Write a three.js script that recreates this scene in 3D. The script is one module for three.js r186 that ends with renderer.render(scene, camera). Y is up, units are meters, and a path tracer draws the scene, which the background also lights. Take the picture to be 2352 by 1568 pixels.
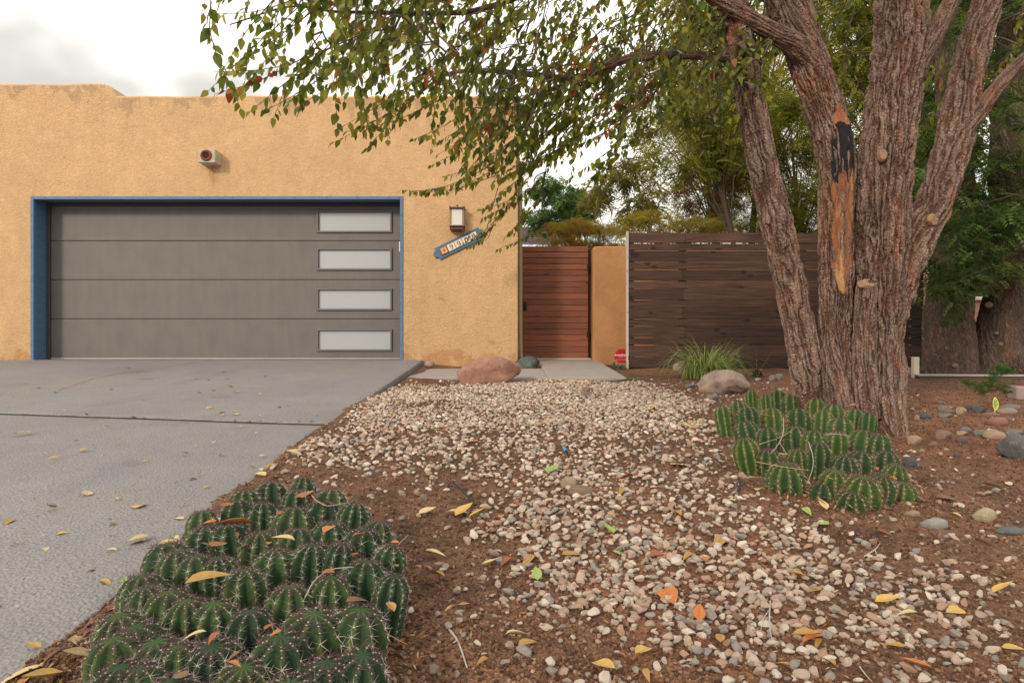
import * as THREE from 'three';
import { mergeGeometries, toCreasedNormals, mergeVertices } from 'three/addons/utils/BufferGeometryUtils.js';
import { ConvexGeometry } from 'three/addons/geometries/ConvexGeometry.js';

// ------------------------------------------------------------------ noise and random numbers
let seed = 12345;
const setSeed = s => { seed = s >>> 0; };
const rnd = () => { seed = (seed + 0x6D2B79F5) | 0; let t = Math.imul(seed ^ (seed >>> 15), 1 | seed); t = (t + Math.imul(t ^ (t >>> 7), 61 | t)) ^ t; return ((t ^ (t >>> 14)) >>> 0) / 4294967296; };
const rr = (a, b) => a + (b - a) * rnd();
const pick = a => a[Math.floor(rnd() * a.length)];
const clamp = (x, a = 0, b = 1) => Math.min(b, Math.max(a, x));
const mix = (a, b, t) => a + (b - a) * t;
const ss = (a, b, x) => { const t = clamp((x - a) / (b - a)); return t * t * (3 - 2 * t); };
const PERM = new Uint8Array(512);
{ const p = [...Array(256).keys()]; for (let i = 255; i > 0; i--) { const j = Math.floor(rnd() * (i + 1)); [p[i], p[j]] = [p[j], p[i]]; } for (let i = 0; i < 512; i++) PERM[i] = p[i & 255]; }
const G2 = [...Array(16).keys()].map(i => [Math.cos(i * Math.PI / 8), Math.sin(i * Math.PI / 8)]);
const fade = t => t * t * t * (t * (t * 6 - 15) + 10);
// gradient noise, periodic with px, py (0 = not periodic), about -1..1
function pn(x, y, px = 0, py = 0) {
  const X = Math.floor(x), Y = Math.floor(y), fx = x - X, fy = y - Y;
  const wx = i => (px ? ((i % px) + px) % px : i) & 255, wy = i => (py ? ((i % py) + py) % py : i) & 255;
  const x0 = wx(X), x1 = wx(X + 1), y0 = wy(Y), y1 = wy(Y + 1);
  const g = (a, b, u, v) => { const q = G2[PERM[PERM[a] + b] & 15]; return q[0] * u + q[1] * v; };
  const u = fade(fx), v = fade(fy);
  return 1.5 * mix(mix(g(x0, y0, fx, fy), g(x1, y0, fx - 1, fy), u), mix(g(x0, y1, fx, fy - 1), g(x1, y1, fx - 1, fy - 1), u), v);
}
function fbm(x, y, o = 4, px = 0, py = 0) { let s = 0, a = .5; for (let i = 0; i < o; i++) { s += a * pn(x + i * 17, y + i * 31, px, py); x *= 2; y *= 2; px *= 2; py *= 2; a *= .5; } return s; }
const n3 = (x, y, z) => (pn(x + z * .37, y - z * .71) + pn(y * 1.03 + 7.1, z + x * .29) + pn(z * .97 - 3.3, x * 1.01 + y * .41)) / 1.8;

// ------------------------------------------------------------------ camera, sky, sun, exposure
// World: y = 0 is the garage floor; distances D run along -z from the eye. Photo measured at 2352 x 1568, focal length 1568.
const EYE = .243, F = 1568;
const scene = new THREE.Scene();
const camera = new THREE.PerspectiveCamera(2 * Math.atan(784 / F) * 180 / Math.PI, 1.5, .05, 400);
camera.position.set(0, EYE, 0);
camera.lookAt(0, EYE, -10);
scene.add(camera);
const renderer = new THREE.WebGLRenderer();
renderer.toneMapping = THREE.LinearToneMapping;
renderer.toneMappingExposure = .80;
renderer.shadowMap.enabled = true;
{ // broken bright overcast: one cloud field over the whole dome
  const W = 1024, H = 512, d = new Float32Array(W * H * 4);
  for (let j = 0; j < H; j++) for (let i = 0; i < W; i++) {
    const el = ((j + .5) / H - .5) * Math.PI, az = ((i + .5) / W - .5) * 2 * Math.PI;
    const x = Math.cos(el) * Math.cos(az), y = Math.sin(el), z = Math.cos(el) * Math.sin(az);
    const k = 1 / (Math.max(y, 0) + .42), cx = x * k * 2.1 + 3.8, cz = z * k * 2.1 + 1.7;
    const thick = fbm(cx, cz, 5), wisp = fbm(cx * 2.2 + 9, cz * 2.2 + 4, 4);
    const g = ss(-.06, .46, thick + wisp * .4);
    const blue = ss(.36, .5, -thick + wisp * .35);
    let r = mix(1.95, .96, g), gg = mix(1.89, .93, g), b = mix(1.76, .88, g);
    r = mix(r, .62, blue * .8); gg = mix(gg, .86, blue * .8); b = mix(b, 1.15, blue * .8);
    d.set([r, gg, b, 1], (j * W + i) * 4);
  }
  const t = new THREE.DataTexture(d, W, H, THREE.RGBAFormat, THREE.FloatType);
  t.mapping = THREE.EquirectangularReflectionMapping; t.magFilter = t.minFilter = THREE.LinearFilter; t.needsUpdate = true;
  scene.background = t; scene.environment = t; scene.environmentIntensity = 1; scene.backgroundIntensity = 1;
}
const sun = new THREE.DirectionalLight(new THREE.Color(1, .85, .65), 2.6);
sun.position.set(-9, 7.2, 9); sun.target.position.set(0, 0, -5);
sun.castShadow = true; sun.shadow.radius = 15; sun.shadow.mapSize.set(2048, 2048);
Object.assign(sun.shadow.camera, { left: -14, right: 14, top: 14, bottom: -14, near: .5, far: 60 });
scene.add(sun, sun.target);

// ------------------------------------------------------------------ naming and building helpers
const taken = {};
const numbered = n => { const k = taken[n] = (taken[n] ?? -1) + 1; return k ? `${n}_${String(k).padStart(3, '0')}` : n; };
function tag(o, label, category, group) { o.userData.label = label; if (category) o.userData.category = category; if (group) o.userData.group = group; return o; }
function shade(o) { o.castShadow = o.receiveShadow = true; return o; }
function mesh(name, geo, mat, parent) { const o = shade(new THREE.Mesh(geo, mat)); o.name = parent ? name : numbered(name); (parent || scene).add(o); return o; }
function struct(name, geo, mat, parent) { const o = mesh(name, geo, mat, parent); if (!parent) o.userData.kind = 'structure'; return o; }
function thing(name, label, category, [x, y, z] = [0, 0, 0], ry = 0, group) { const o = new THREE.Group(); o.name = numbered(name); o.position.set(x, y, z); o.rotation.y = ry; scene.add(o); return tag(o, label, category, group); }
function stuffInst(name, geo, mat, list, parent) { // list: {p, q, s(Vector3 or number), c?}
  const o = shade(new THREE.InstancedMesh(geo, mat, list.length)); o.name = parent ? name : numbered(name); o.userData.kind = 'stuff';
  const m = new THREE.Matrix4(), sc = new THREE.Vector3();
  list.forEach((e, i) => { typeof e.s === 'number' ? sc.setScalar(e.s) : sc.copy(e.s); o.setMatrixAt(i, m.compose(e.p, e.q, sc)); if (e.c) o.setColorAt(i, e.c); });
  (parent || scene).add(o); return o;
}
const V = (x, y, z) => new THREE.Vector3(x, y, z); // V() is the origin
const C = (r, g, b) => new THREE.Color().setRGB(r, g, b);
const E3 = (x, y, z, o = 'XYZ') => new THREE.Quaternion().setFromEuler(new THREE.Euler(x, y, z, o));
// a point measured on the photograph, at distance D
const P = (px, py, D) => V((px - 1176) * D / F, EYE - (py - 784) * D / F, -D);
const PF = (fx, fy, D) => P(fx * .9408, fy * .9408, D);

function planarUV(g, k = 1, ox = 0, oy = 0, swap = false) {
  const p = g.attributes.position, n = g.attributes.normal, uv = new Float32Array(p.count * 2);
  for (let i = 0; i < p.count; i++) {
    const ax = Math.abs(n.getX(i)), ay = Math.abs(n.getY(i)), az = Math.abs(n.getZ(i));
    let u, v; if (az >= ax && az >= ay) { u = p.getX(i); v = p.getY(i); } else if (ay >= ax) { u = p.getX(i); v = p.getZ(i); } else { u = p.getZ(i); v = p.getY(i); }
    if (swap) [u, v] = [v, u];
    uv[i * 2] = u * k + ox; uv[i * 2 + 1] = v * k + oy;
  }
  g.setAttribute('uv', new THREE.BufferAttribute(uv, 2)); return g;
}
function cbox(w, h, d, c = .004, k = 1, ox = 0, oy = 0, swap = false) { // box with chamfered edges, 44 triangles
  const pts = [], x = w / 2, y = h / 2, z = d / 2; c = Math.min(c, x * .9, y * .9, z * .9);
  for (const a of [-1, 1]) for (const b of [-1, 1]) for (const e of [-1, 1]) pts.push(V(a * (x - c), b * (y - c), e * z), V(a * (x - c), b * y, e * (z - c)), V(a * x, b * (y - c), e * (z - c)));
  return planarUV(new ConvexGeometry(pts), k, ox, oy, swap);
}
const moved = (g, x, y, z) => { g.translate(x, y, z); return g; };
function merged(list) { return mergeGeometries(list.map(g => { const q = g.index ? g.toNonIndexed() : g; for (const k of Object.keys(q.attributes)) if (!['position', 'normal', 'uv'].includes(k)) q.deleteAttribute(k); if (!q.attributes.uv) planarUV(q); return q; })); }
function cyl(a, b, r0, r1 = r0, n = 8) { const d = b.clone().sub(a), g = new THREE.CylinderGeometry(r1, r0, d.length(), n, 1); g.applyQuaternion(new THREE.Quaternion().setFromUnitVectors(V(0, 1, 0), d.clone().normalize())); g.translate((a.x + b.x) / 2, (a.y + b.y) / 2, (a.z + b.z) / 2); return g; }

// textures: fn(x, y in 0..1) -> [r, g, b] as sRGB-free linear values (colour) or a grey height
const toS = c => c <= .0031308 ? c * 12.92 : 1.055 * Math.pow(c, 1 / 2.4) - .055;
const SLUT = new Uint8Array(4097); for (let i = 0; i <= 4096; i++) SLUT[i] = Math.round(255 * toS(i / 4096));
function ctex(w, h, fn) {
  const d = new Uint8Array(w * h * 4);
  for (let j = 0; j < h; j++) for (let i = 0; i < w; i++) { const c = fn((i + .5) / w, (j + .5) / h), k = (j * w + i) * 4; for (let q = 0; q < 3; q++) d[k + q] = SLUT[Math.round(clamp(c[q]) * 4096)]; d[k + 3] = 255; }
  const t = new THREE.DataTexture(d, w, h, THREE.RGBAFormat); t.colorSpace = THREE.SRGBColorSpace; return texSet(t);
}
function htex(w, h, fn) {
  const d = new Uint8Array(w * h * 4);
  for (let j = 0; j < h; j++) for (let i = 0; i < w; i++) { const k = (j * w + i) * 4, v = Math.round(255 * clamp(fn((i + .5) / w, (j + .5) / h))); d[k] = d[k + 1] = d[k + 2] = v; d[k + 3] = 255; }
  return texSet(new THREE.DataTexture(d, w, h, THREE.RGBAFormat));
}
function texSet(t) { t.wrapS = t.wrapT = THREE.RepeatWrapping; t.magFilter = t.minFilter = THREE.LinearFilter; t.needsUpdate = true; return t; }
const rep = (t, x, y = x) => { const c = t.clone(); c.repeat.set(x, y); c.needsUpdate = true; return c; };
const mul = (c, k) => [c[0] * k, c[1] * k, c[2] * k];
const mixc = (a, b, t) => [mix(a[0], b[0], t), mix(a[1], b[1], t), mix(a[2], b[2], t)];

// ------------------------------------------------------------------ ground heights
const tab = (T, x) => { if (x <= T[0][0]) return T[0][1]; for (let i = 1; i < T.length; i++) if (x <= T[i][0]) { const t = (x - T[i - 1][0]) / (T[i][0] - T[i - 1][0]); return mix(T[i - 1][1], T[i][1], t); } return T[T.length - 1][1]; };
const DRV = [[-40, 1.7], [-3, 1.42], [0, 1.06], [1.61, .81], [2.96, .634], [4.39, .525], [7.23, .36], [9.08, .245], [30, .245]];
const YRD = [[-40, 1.72], [-3, 1.44], [0, 1.06], [1.6, .80], [2.96, .628], [4.39, .52], [6, .470], [7.3, .428], [8.6, .372], [9.1, .335], [10, .33], [14, .30], [40, .3]];
const smoothTab = (T, z) => (tab(T, z - .35) + tab(T, z) * 2 + tab(T, z + .35)) / 4;
const drive = D => EYE - (D > 8.6 ? tab(DRV, D) : smoothTab(DRV, D));
const DEDGE = -1.18;
function yard(x, D) {
  let y = EYE - smoothTab(YRD, D);
  const tx = (x - 2.3) / 1.0, tz = (D - 4.35) / .8; y += .02 * Math.exp(-(tx * tx + tz * tz));
  y += .012 * pn(x * 1.7 + 4, D * 1.7) + .007 * pn(x * 5 + 11, D * 5) + .004 * pn(x * 13, D * 13 + 7);
  return y;
}
function soil(x, D) { // the ground sheet: under the slabs it lies lower
  const lap = D < 5.6 ? .035 + .045 * pn(D * 2.3, 3.1) + .025 * pn(D * 9, 8) : -.012;
  const t = ss(-.03, .03, x - (DEDGE - lap)), near = 1 - ss(.0, .55, x - DEDGE), dv = drive(D);
  let y = yard(x, D);
  y = mix(y, dv + (D < 5.6 ? .006 + .010 * ss(-.02, .15, x - DEDGE + lap) + .004 * pn(x * 17, D * 17) : -.035), near * (1 - ss(5.3, 6.4, D)) + near * ss(5.3, 6.4, D) * .8);
  y = mix(dv - .10, y, t);
  if (D > 9.2 && x < .1 && x > -20) y = Math.min(y, -.12);
  return y;
}
function gp(px, py, up = 0) { // where the sight line through a photo point meets the yard (raised by up)
  for (let D = 1; D < 16; D += .01) { const x = (px - 1176) * D / F, y = EYE - (py - 784) * D / F; if (y <= (x < DEDGE ? drive(D) : soil(x, D)) + up) return V(x, y, -D); }
  return P(px, py, 16);
}
const onGround = (x, D) => x < DEDGE - .06 ? drive(D) : soil(x, D);

// ------------------------------------------------------------------ shared surfaces
const std = (o) => new THREE.MeshStandardMaterial(o);
const phys = (o) => new THREE.MeshPhysicalMaterial(o);
const stuccoBump = htex(1024, 1024, (x, y) => {
  const wx = x * 58 + 1.1 * pn(x * 29, y * 29, 29, 29), wy = y * 58 + 1.1 * pn(x * 29 + 5, y * 29 + 9, 29, 29);
  const ridge = 1 - Math.abs(pn(wx, wy, 58, 58)), sw = fbm(x * 4, y * 4, 3, 4, 4);
  return .2 + .38 * ridge * ridge + .2 * fbm(x * 64, y * 64, 3, 64, 64) + .12 * sw + .14 * pn(x * 256, y * 256, 256, 256);
});
const stuccoTone = (x, y, base) => { // x, y in metres
  const a = fbm(x * 1.3, y * 1.3, 4), b = fbm(x * 7 + 3, y * 7, 3), streak = fbm(x * 5, y * .9 + 40, 3);
  let c = mul(base, 1 + .13 * a + .10 * b + .06 * streak + .10 * pn(x * 34 + 2 * pn(x * 12, y * 12), y * 34) + .09 * pn(x * 75, y * 75 + 5));
  c = mixc(c, mul([.68, .47, .27], 1 + .1 * b), ss(.1, .5, fbm(x * 4.6 + 50, y * 3.2, 5)) * .4);
  return c;
};
const BASE = [.578, .368, .190];
const wallX0 = -9.2, wallW = 9.3, wallY0 = -.5, wallH = 4.3;
const wallMap = ctex(2048, 1024, (u, v) => {
  const x = wallX0 + u * wallW, y = wallY0 + v * wallH;
  let c = stuccoTone(x, y, BASE);
  const top = x < -5.32 ? 3.69 : 3.52, dt = top - y, n = fbm(x * 3.1, y * 1.1 + 9, 4), fine = fbm(x * 18, y * 9, 3);
  // weathering of the parapet: patches and runs of grey grime with an outline of their own
  const g = ss(.02, .30, n * .9 + fine * .4 + .30 - dt * 1.6) * (dt > -.1 ? 1 : 0);
  c = mixc(c, mul([.27, .19, .115], 1 + .4 * fine), g * .5);
  // rust run under the spout
  const rx = Math.abs(x + 3.98 + .05 * pn(y * 4, 2)), ry = 2.58 - y;
  if (ry > 0 && ry < .45) c = mixc(c, [.33, .115, .035], ss(.12, .0, rx + .06 * Math.abs(pn(x * 40, y * 3))) * ss(.45, .05, ry + .15 * fine) * .55);
  // reddish soil splashed on the foot of the wall
  const sp = ss(.05, .4, fbm(x * 6, y * 6 + 20, 4) + .52 - (y + .1) * 2.2);
  c = mixc(c, mul([.42, .175, .06], 1 + .3 * fine), sp * .5);
  // hairline cracks
  const cr = Math.abs(pn(x * 1.1 + 2 * pn(x * 3, y * 3), y * .8 + 30)); if (cr < .006 && pn(x * .7, y * .7 + 12) > .2) c = mul(c, .8);
  return c;
});
wallMap.repeat.set(1 / wallW, 1 / wallH); wallMap.offset.set(-wallX0 / wallW, -wallY0 / wallH);
const wallMat = std({ map: wallMap, bumpMap: rep(stuccoBump, 1 / 1.5), bumpScale: .012, roughness: .92 });
const yardStuccoMap = ctex(1024, 1024, (u, v) => { const X = 6, p = (k) => k; let c = mul([.43, .215, .088], 1 + .25 * fbm(u * 8, v * 8, 4, 8, 8) + .14 * fbm(u * 48, v * 48, 3, 48, 48)); return mixc(c, [.50, .27, .12], ss(.1, .5, fbm(u * 10 + 4, v * 5, 4, 10, 5)) * .5); });
const yardStuccoMat = std({ map: rep(yardStuccoMap, 1 / 4), bumpMap: rep(stuccoBump, 1 / 1.3), bumpScale: .007, roughness: .93 });
const pinkStuccoMat = std({ color: C(.56, .31, .235), bumpMap: rep(stuccoBump, 1 / 1.5), bumpScale: .006, roughness: .93 });

// concrete
const pits = [];
setSeed(77);
for (let i = 0; i < 420; i++) pits.push([rnd(), rnd(), rr(.0015, .0065), rnd()]);
const concreteH = new Float32Array(1024 * 1024), concreteC = new Float32Array(1024 * 1024);
for (let j = 0; j < 1024; j++) for (let i = 0; i < 1024; i++) { const x = i / 1024, y = j / 1024; concreteH[j * 1024 + i] = .62 + .16 * fbm(x * 40, y * 40, 3, 40, 40) + .24 * pn(x * 170, y * 170, 170, 170) + .12 * (rnd() - .5); concreteC[j * 1024 + i] = 1 + .10 * fbm(x * 9, y * 9, 4, 9, 9) + .16 * pn(x * 110, y * 110, 110, 110) + .12 * pn(x * 200, y * 200, 200, 200) + .2 * (rnd() - .5); }
for (const [cx, cy, r, k] of pits) { const R = Math.ceil(r * 1024 * 1.5); for (let dj = -R; dj <= R; dj++) for (let di = -R; di <= R; di++) { const d = Math.hypot(di * (1 + k * .8), dj * (1.8 - k * .8)) / 1024 / r; if (d > 1.3) continue; const q = ((Math.floor(cy * 1024) + dj + 1024) % 1024) * 1024 + (Math.floor(cx * 1024) + di + 1024) % 1024, w = ss(1.2, .5, d + .3 * pn(di * .3, dj * .3)); if (k < .7) { concreteH[q] -= .45 * w; concreteC[q] *= 1 - .22 * w; } else { concreteH[q] += .1 * w; concreteC[q] = mix(concreteC[q], k > .86 ? 1.55 : .72, w * .8); } } }
const at = (A, u, v) => A[(Math.floor(v * 1024) & 1023) * 1024 + (Math.floor(u * 1024) & 1023)];
const concreteMap = ctex(1024, 1024, (u, v) => { const k = at(concreteC, u, v), w = .5 + .5 * pn(u * 6 + 3, v * 6, 6, 6); return mul(mixc([.240, .214, .206], [.222, .212, .216], w), k); });
const concreteBump = htex(1024, 1024, (u, v) => at(concreteH, u, v));
const concreteMat = std({ map: rep(concreteMap, 1 / 1.7), bumpMap: rep(concreteBump, 1 / 1.7), bumpScale: .009, roughness: .9, vertexColors: true });
const pathMat = std({ color: C(1.4, 1.32, 1.2), map: rep(concreteMap, 1 / 1.3), bumpMap: rep(concreteBump, 1 / 1.3), bumpScale: .004, roughness: .92 });

// soil
const soilMap = ctex(1024, 1024, (u, v) => {
  const a = fbm(u * 6, v * 6, 5, 6, 6), b = fbm(u * 40, v * 40, 4, 40, 40), c = pn(u * 150, v * 150, 150, 150);
  let k = mixc([.074, .035, .018], [.205, .100, .053], clamp(.5 + a * .9 + b * .6));
  k = mul(k, 1 + .35 * c + .25 * b);
  if (pn(u * 128 + 30, v * 128, 128, 128) > .62) k = mixc(k, [.30, .165, .095], .8);
  if (pn(u * 90 + 60, v * 90, 90, 90) > .70) k = mixc(k, [.03, .015, .01], .8);
  return k;
});
const soilBump = htex(1024, 1024, (u, v) => { const a = fbm(u * 22, v * 22, 4, 22, 22), b = pn(u * 90, v * 90, 90, 90), c = pn(u * 200, v * 200, 200, 200); return .5 + .35 * a + .28 * Math.max(b, -.2) + .2 * c; });
const soilMat = std({ map: rep(soilMap, 1 / 1.3), bumpMap: rep(soilBump, 1 / 1.3), bumpScale: .016, roughness: .97, vertexColors: true });

// wood: grain runs along u
function woodTex(w, h, A, B, seedy, knots = 5) {
  setSeed(seedy); const K = []; for (let i = 0; i < knots; i++) K.push([rnd(), rnd(), rr(.006, .016)]);
  const f = (u, v) => {
    let vv = v, dark = 0;
    for (const [kx, ky, r] of K) { let dx = u - kx, dy = (v - ky) * .25; dx -= Math.round(dx); dy -= Math.round(dy * 4) / 4; const d = Math.hypot(dx * .55, dy) / r; vv += .028 * Math.exp(-d * d * .25) * Math.sign(dy || 1); dark = Math.max(dark, ss(1.1, .5, d)); }
    const warp = .02 * pn(u * 4, v * 4 + 3, 4, 4);
    const g = pn(u * 5, (vv + warp) * 60, 5, 60) * .5 + pn(u * 9 + 3, (vv + warp) * 150, 9, 150) * .35 + .3 * fbm(u * 7, v * 8, 3, 7, 8);
    return [g, dark];
  };
  const map = ctex(w, h, (u, v) => { const [g, k] = f(u, v); let c = mixc(A, B, clamp(.5 + g)); return mixc(c, mul(A, .45), k * .8); });
  const bump = htex(w, h, (u, v) => { const [g, k] = f(u, v); return clamp(.55 + .5 * g - .2 * k); });
  return { map, bump };
}
const fenceWood = woodTex(1024, 512, [.020, .0095, .007], [.105, .050, .034], 5, 9);
const gateWood = woodTex(1024, 512, [.135, .039, .018], [.28, .090, .040], 9, 3);
const fenceMats = [.75, .95, 1.1, 1.35].map(k => std({ color: C(k, k * rr(.94, 1.04), k * rr(.9, 1.06)), map: rep(fenceWood.map, 1 / 2.4, 1 / .7), bumpMap: rep(fenceWood.bump, 1 / 2.4, 1 / .7), bumpScale: .005, roughness: .82 }));
const gateMats = [.85, 1, 1.15].map(k => std({ color: C(k, k, k), map: rep(gateWood.map, 1 / 2.2, 1 / .6), bumpMap: rep(gateWood.bump, 1 / 2.2, 1 / .6), bumpScale: .003, roughness: .62 }));

// ------------------------------------------------------------------ the ground sheet
{
  const xs = [], zs = [];
  for (const v of [-70, -45, -30, -20, -14, -10, -7, -5, -4, -3, -2.2, -1.7]) xs.push(v);
  for (let v = -1.5; v < 3.8; v += .028) xs.push(v); for (let v = 3.8; v < 6.5; v += .07) xs.push(v);
  for (const v of [6.6, 7, 7.6, 8.5, 10, 13, 17, 24, 35, 50, 70]) xs.push(v);
  for (const v of [-70, -45, -30, -20, -12, -8, -5, -3, -2, -1.2, -.6, 0, .4, .8]) zs.push(v);
  for (let v = 1.1; v < 5.2; v += .03) zs.push(v); for (let v = 5.2; v < 10.5; v += .06) zs.push(v);
  for (const v of [10.7, 11, 11.5, 12, 13, 14.5, 17, 20, 26, 35, 50, 70, 100]) zs.push(v);
  const nx = xs.length, nz = zs.length, pos = new Float32Array(nx * nz * 3), uv = new Float32Array(nx * nz * 2), col = new Float32Array(nx * nz * 3), idx = [];
  const wet = gp(1990, 1235);
  for (let j = 0; j < nz; j++) for (let i = 0; i < nx; i++) {
    const x = xs[i], D = zs[j], k = j * nx + i, y = soil(x, D);
    pos.set([x, y, -D], k * 3); uv.set([x, D], k * 2);
    const a = fbm(x * .9, D * .9, 4), red = ss(-.1, .35, fbm(x * .7 + 20, D * .8, 3) + .28 * ss(1.2, 2.4, x) - .1);
    // dark, damp soil in a ragged patch beside the cactus; paler dust where soil has washed over the slab edge
    const w = ss(.75, .2, Math.hypot((x - wet.x) / .42, (D + wet.z) / .26) + .45 * fbm(x * 7, D * 7, 3));
    const dust = ss(.06, -.05, x - DEDGE) * (D < 5.7 ? 1 : 0);
    let c = mul([1, 1, 1], 1 + .35 * a); c = mixc(c, [1.5, 1.22, 1.0], red * .65); c = mixc(c, [.42, .36, .36], w * .8); c = mixc(c, [1.45, 1.7, 1.9], dust * .5);
    col.set(c, k * 3);
    if (i < nx - 1 && j < nz - 1) { idx.push(k, k + 1, k + nx, k + 1, k + nx + 1, k + nx); }
  }
  const g = new THREE.BufferGeometry(); g.setAttribute('position', new THREE.BufferAttribute(pos, 3)); g.setAttribute('uv', new THREE.BufferAttribute(uv, 2)); g.setAttribute('color', new THREE.BufferAttribute(col, 3)); g.setIndex(idx); g.computeVertexNormals();
  tag(struct('ground', g, soilMat), 'reddish brown bare soil of the sloping front yard', 'ground');
}
// a slab whose top follows heightFn, with skirts; edges xa(D), xb(D) and za(x), zb(x)
function slab(x0, x1, d0, d1, top, nx, nd, th, skew = () => 0, tint) {
  const pos = [], uv = [], col = [], idx = [], r = .012;
  const row = (s) => { const a = []; for (let i = 0; i <= nx; i++) a.push(i / nx); return a; };
  const ring = (u, v) => { const D = mix(d0, d1, v) + skew(mix(x0, x1, u), v), x = mix(x0, x1, u); return [x, D]; };
  const put = (x, y, D, k) => { pos.push(x, y, -D); uv.push(x, D); const c = tint ? tint(x, D) : [1, 1, 1]; col.push(...c); return pos.length / 3 - 1; };
  const id = [];
  for (let j = -2; j <= nd + 2; j++) { id.push([]); for (let i = -2; i <= nx + 2; i++) {
    const u = clamp(i / nx), v = clamp(j / nd), [x, D] = ring(u, v); let y = top(x, D), ox = 0, oz = 0; const du = i < 0 ? -1 : i > nx ? 1 : 0, dv = j < 0 ? -1 : j > nd ? 1 : 0;
    const deep = Math.max(i < 0 ? -i : i > nx ? i - nx : 0, j < 0 ? -j : j > nd ? j - nd : 0);
    if (deep) { ox = du * r; oz = dv * r; y -= deep === 1 ? r : th; }
    id[j + 2].push(put(x + ox, y, D + oz)); } }
  for (let j = 0; j < nd + 4; j++) for (let i = 0; i < nx + 4; i++) { const a = id[j][i], b = id[j][i + 1], c = id[j + 1][i], d = id[j + 1][i + 1]; idx.push(a, b, c, b, d, c); }
  const g = new THREE.BufferGeometry(); g.setAttribute('position', new THREE.BufferAttribute(new Float32Array(pos), 3)); g.setAttribute('uv', new THREE.BufferAttribute(new Float32Array(uv), 2)); g.setAttribute('color', new THREE.BufferAttribute(new Float32Array(col), 3)); g.setIndex(idx); g.computeVertexNormals(); return g;
}
const jointSkew = x => -.17 * (x - DEDGE);
const dtint = (x, D) => { const a = fbm(x * .8 + 3, D * .8, 4), b = ss(.1, .45, fbm(x * 1.9 + 30, D * 1.2, 4)), o = ss(.12, .4, fbm(x * .6, D * .6 + 60, 3)); let c = mul([1, 1, 1], 1 + .16 * a); c = mixc(c, [.80, .81, .88], b * .4); c = mixc(c, [1.14, 1.04, .93], o * .5); const tyre = ss(.20, .05, Math.abs(Math.abs(x + 3.9) - .78) + .10 * fbm(x * 3, D * 1.1, 3)) * ss(-.2, .3, fbm(x * 2 + 9, D * .7, 3)); c = mixc(c, [.80, .79, .80], tyre * .5); for (const [ox, od, rr0] of [[-4.2, 7.6, .22], [-3.7, 6.9, .12], [-2.4, 5.6, .10], [-4.9, 6.2, .16], [-1.9, 3.4, .07]]) c = mixc(c, [.62, .60, .60], ss(1, .45, Math.hypot(x - ox, (D - od) * 1.0) / rr0 + .5 * fbm(x * 6, D * 6, 3)) * .55); return c; };
const dtop = (x, D) => drive(D) + .003 * pn(x * .9, D * .9), ntop = (x, D) => dtop(x, D) - .012 * ss(2.2, 3.8, D); // the near slab has settled at the joint
const JD = 4.39;
const nearSlab = struct('driveway_slab', slab(-9, DEDGE - .012, -4, JD - .022, ntop, 130, 130, .11, (x, v) => jointSkew(x) * v, dtint), concreteMat);
tag(nearSlab, 'near grey concrete driveway slab below the expansion joint', 'driveway');
const farSlab = struct('driveway_slab', slab(-9, DEDGE - .012, JD + .020, 9.9, dtop, 130, 90, .11, (x, v) => jointSkew(x) * (1 - v), dtint), concreteMat);
tag(farSlab, 'far grey concrete driveway slab in front of the garage door', 'driveway');
{ // a soil-filled crack wandering over the far slab, a recess filled flush with dirt
  const pts = [[490, 827], [440, 834], [380, 843], [330, 851], [280, 858], [225, 868], [170, 884], [120, 905]].map(([a, b]) => gp(a, b));
  const cv = new THREE.CatmullRomCurve3(pts), pos = [], idx = [];
  for (let i = 0; i <= 60; i++) { const p = cv.getPoint(i / 60), t = cv.getTangent(i / 60), w = (.004 + .003 * pn(i * .7, 1)) * (1 - .6 * i / 60), j = .02 * pn(i * .35, 5); const sx = -t.z, sz = t.x; for (const s of [-1, 1]) { const x = p.x + sx * (s * w + j), z = p.z + sz * (s * w + j); pos.push(x, dtop(x, -z) + .004, z); } if (i) { const k = i * 2; idx.push(k - 2, k - 1, k, k - 1, k + 1, k); } }
  const g = new THREE.BufferGeometry(); g.setAttribute('position', new THREE.BufferAttribute(new Float32Array(pos), 3)); g.setIndex(idx); g.computeVertexNormals();
  mesh('crack', g, std({ color: C(.07, .05, .045), roughness: 1 }), farSlab);
}
{ // dark fibre board standing in the expansion joint
  const pos = [], idx = []; for (let i = 0; i <= 120; i++) { const x = mix(-9, DEDGE - .02, i / 120), D = JD + jointSkew(x), y = dtop(x, D) - .007 + .003 * pn(x * 9, 3); for (const [o, dy] of [[-.0095, -.06], [-.0095, 0], [.0095, 0], [.0095, -.06]]) pos.push(x, y + dy, -(D + o)); if (i) { const a = (i - 1) * 4; for (let k = 0; k < 3; k++) idx.push(a + k, a + 4 + k, a + k + 1, a + k + 1, a + 4 + k, a + 5 + k); } }
  const g = new THREE.BufferGeometry(); g.setAttribute('position', new THREE.BufferAttribute(new Float32Array(pos), 3)); g.setIndex(idx); tag(mesh('joint_filler', toCreasedNormals(g, .5), std({ color: C(.06, .05, .044), roughness: 1 }), farSlab), 'dark strip in the joint across the driveway');
}
// walkway: two slabs along the wall and one to the gate
const pathTop = (x, D) => EYE - tab([[7.3, .392], [7.45, .388], [8.55, .336], [10.3, .252]], D);
const ps1 = struct('path_slab', slab(-1.13, .375, 7.42, 8.5, pathTop, 20, 12, .12), pathMat); tag(ps1, 'grey concrete path slab along the wall behind the red boulder', 'path');
const ps2 = struct('path_slab', slab(.395, 1.235, 7.42, 10.25, pathTop, 12, 30, .12), pathMat); tag(ps2, 'pale concrete path slab leading up to the wooden gate', 'path');

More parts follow.
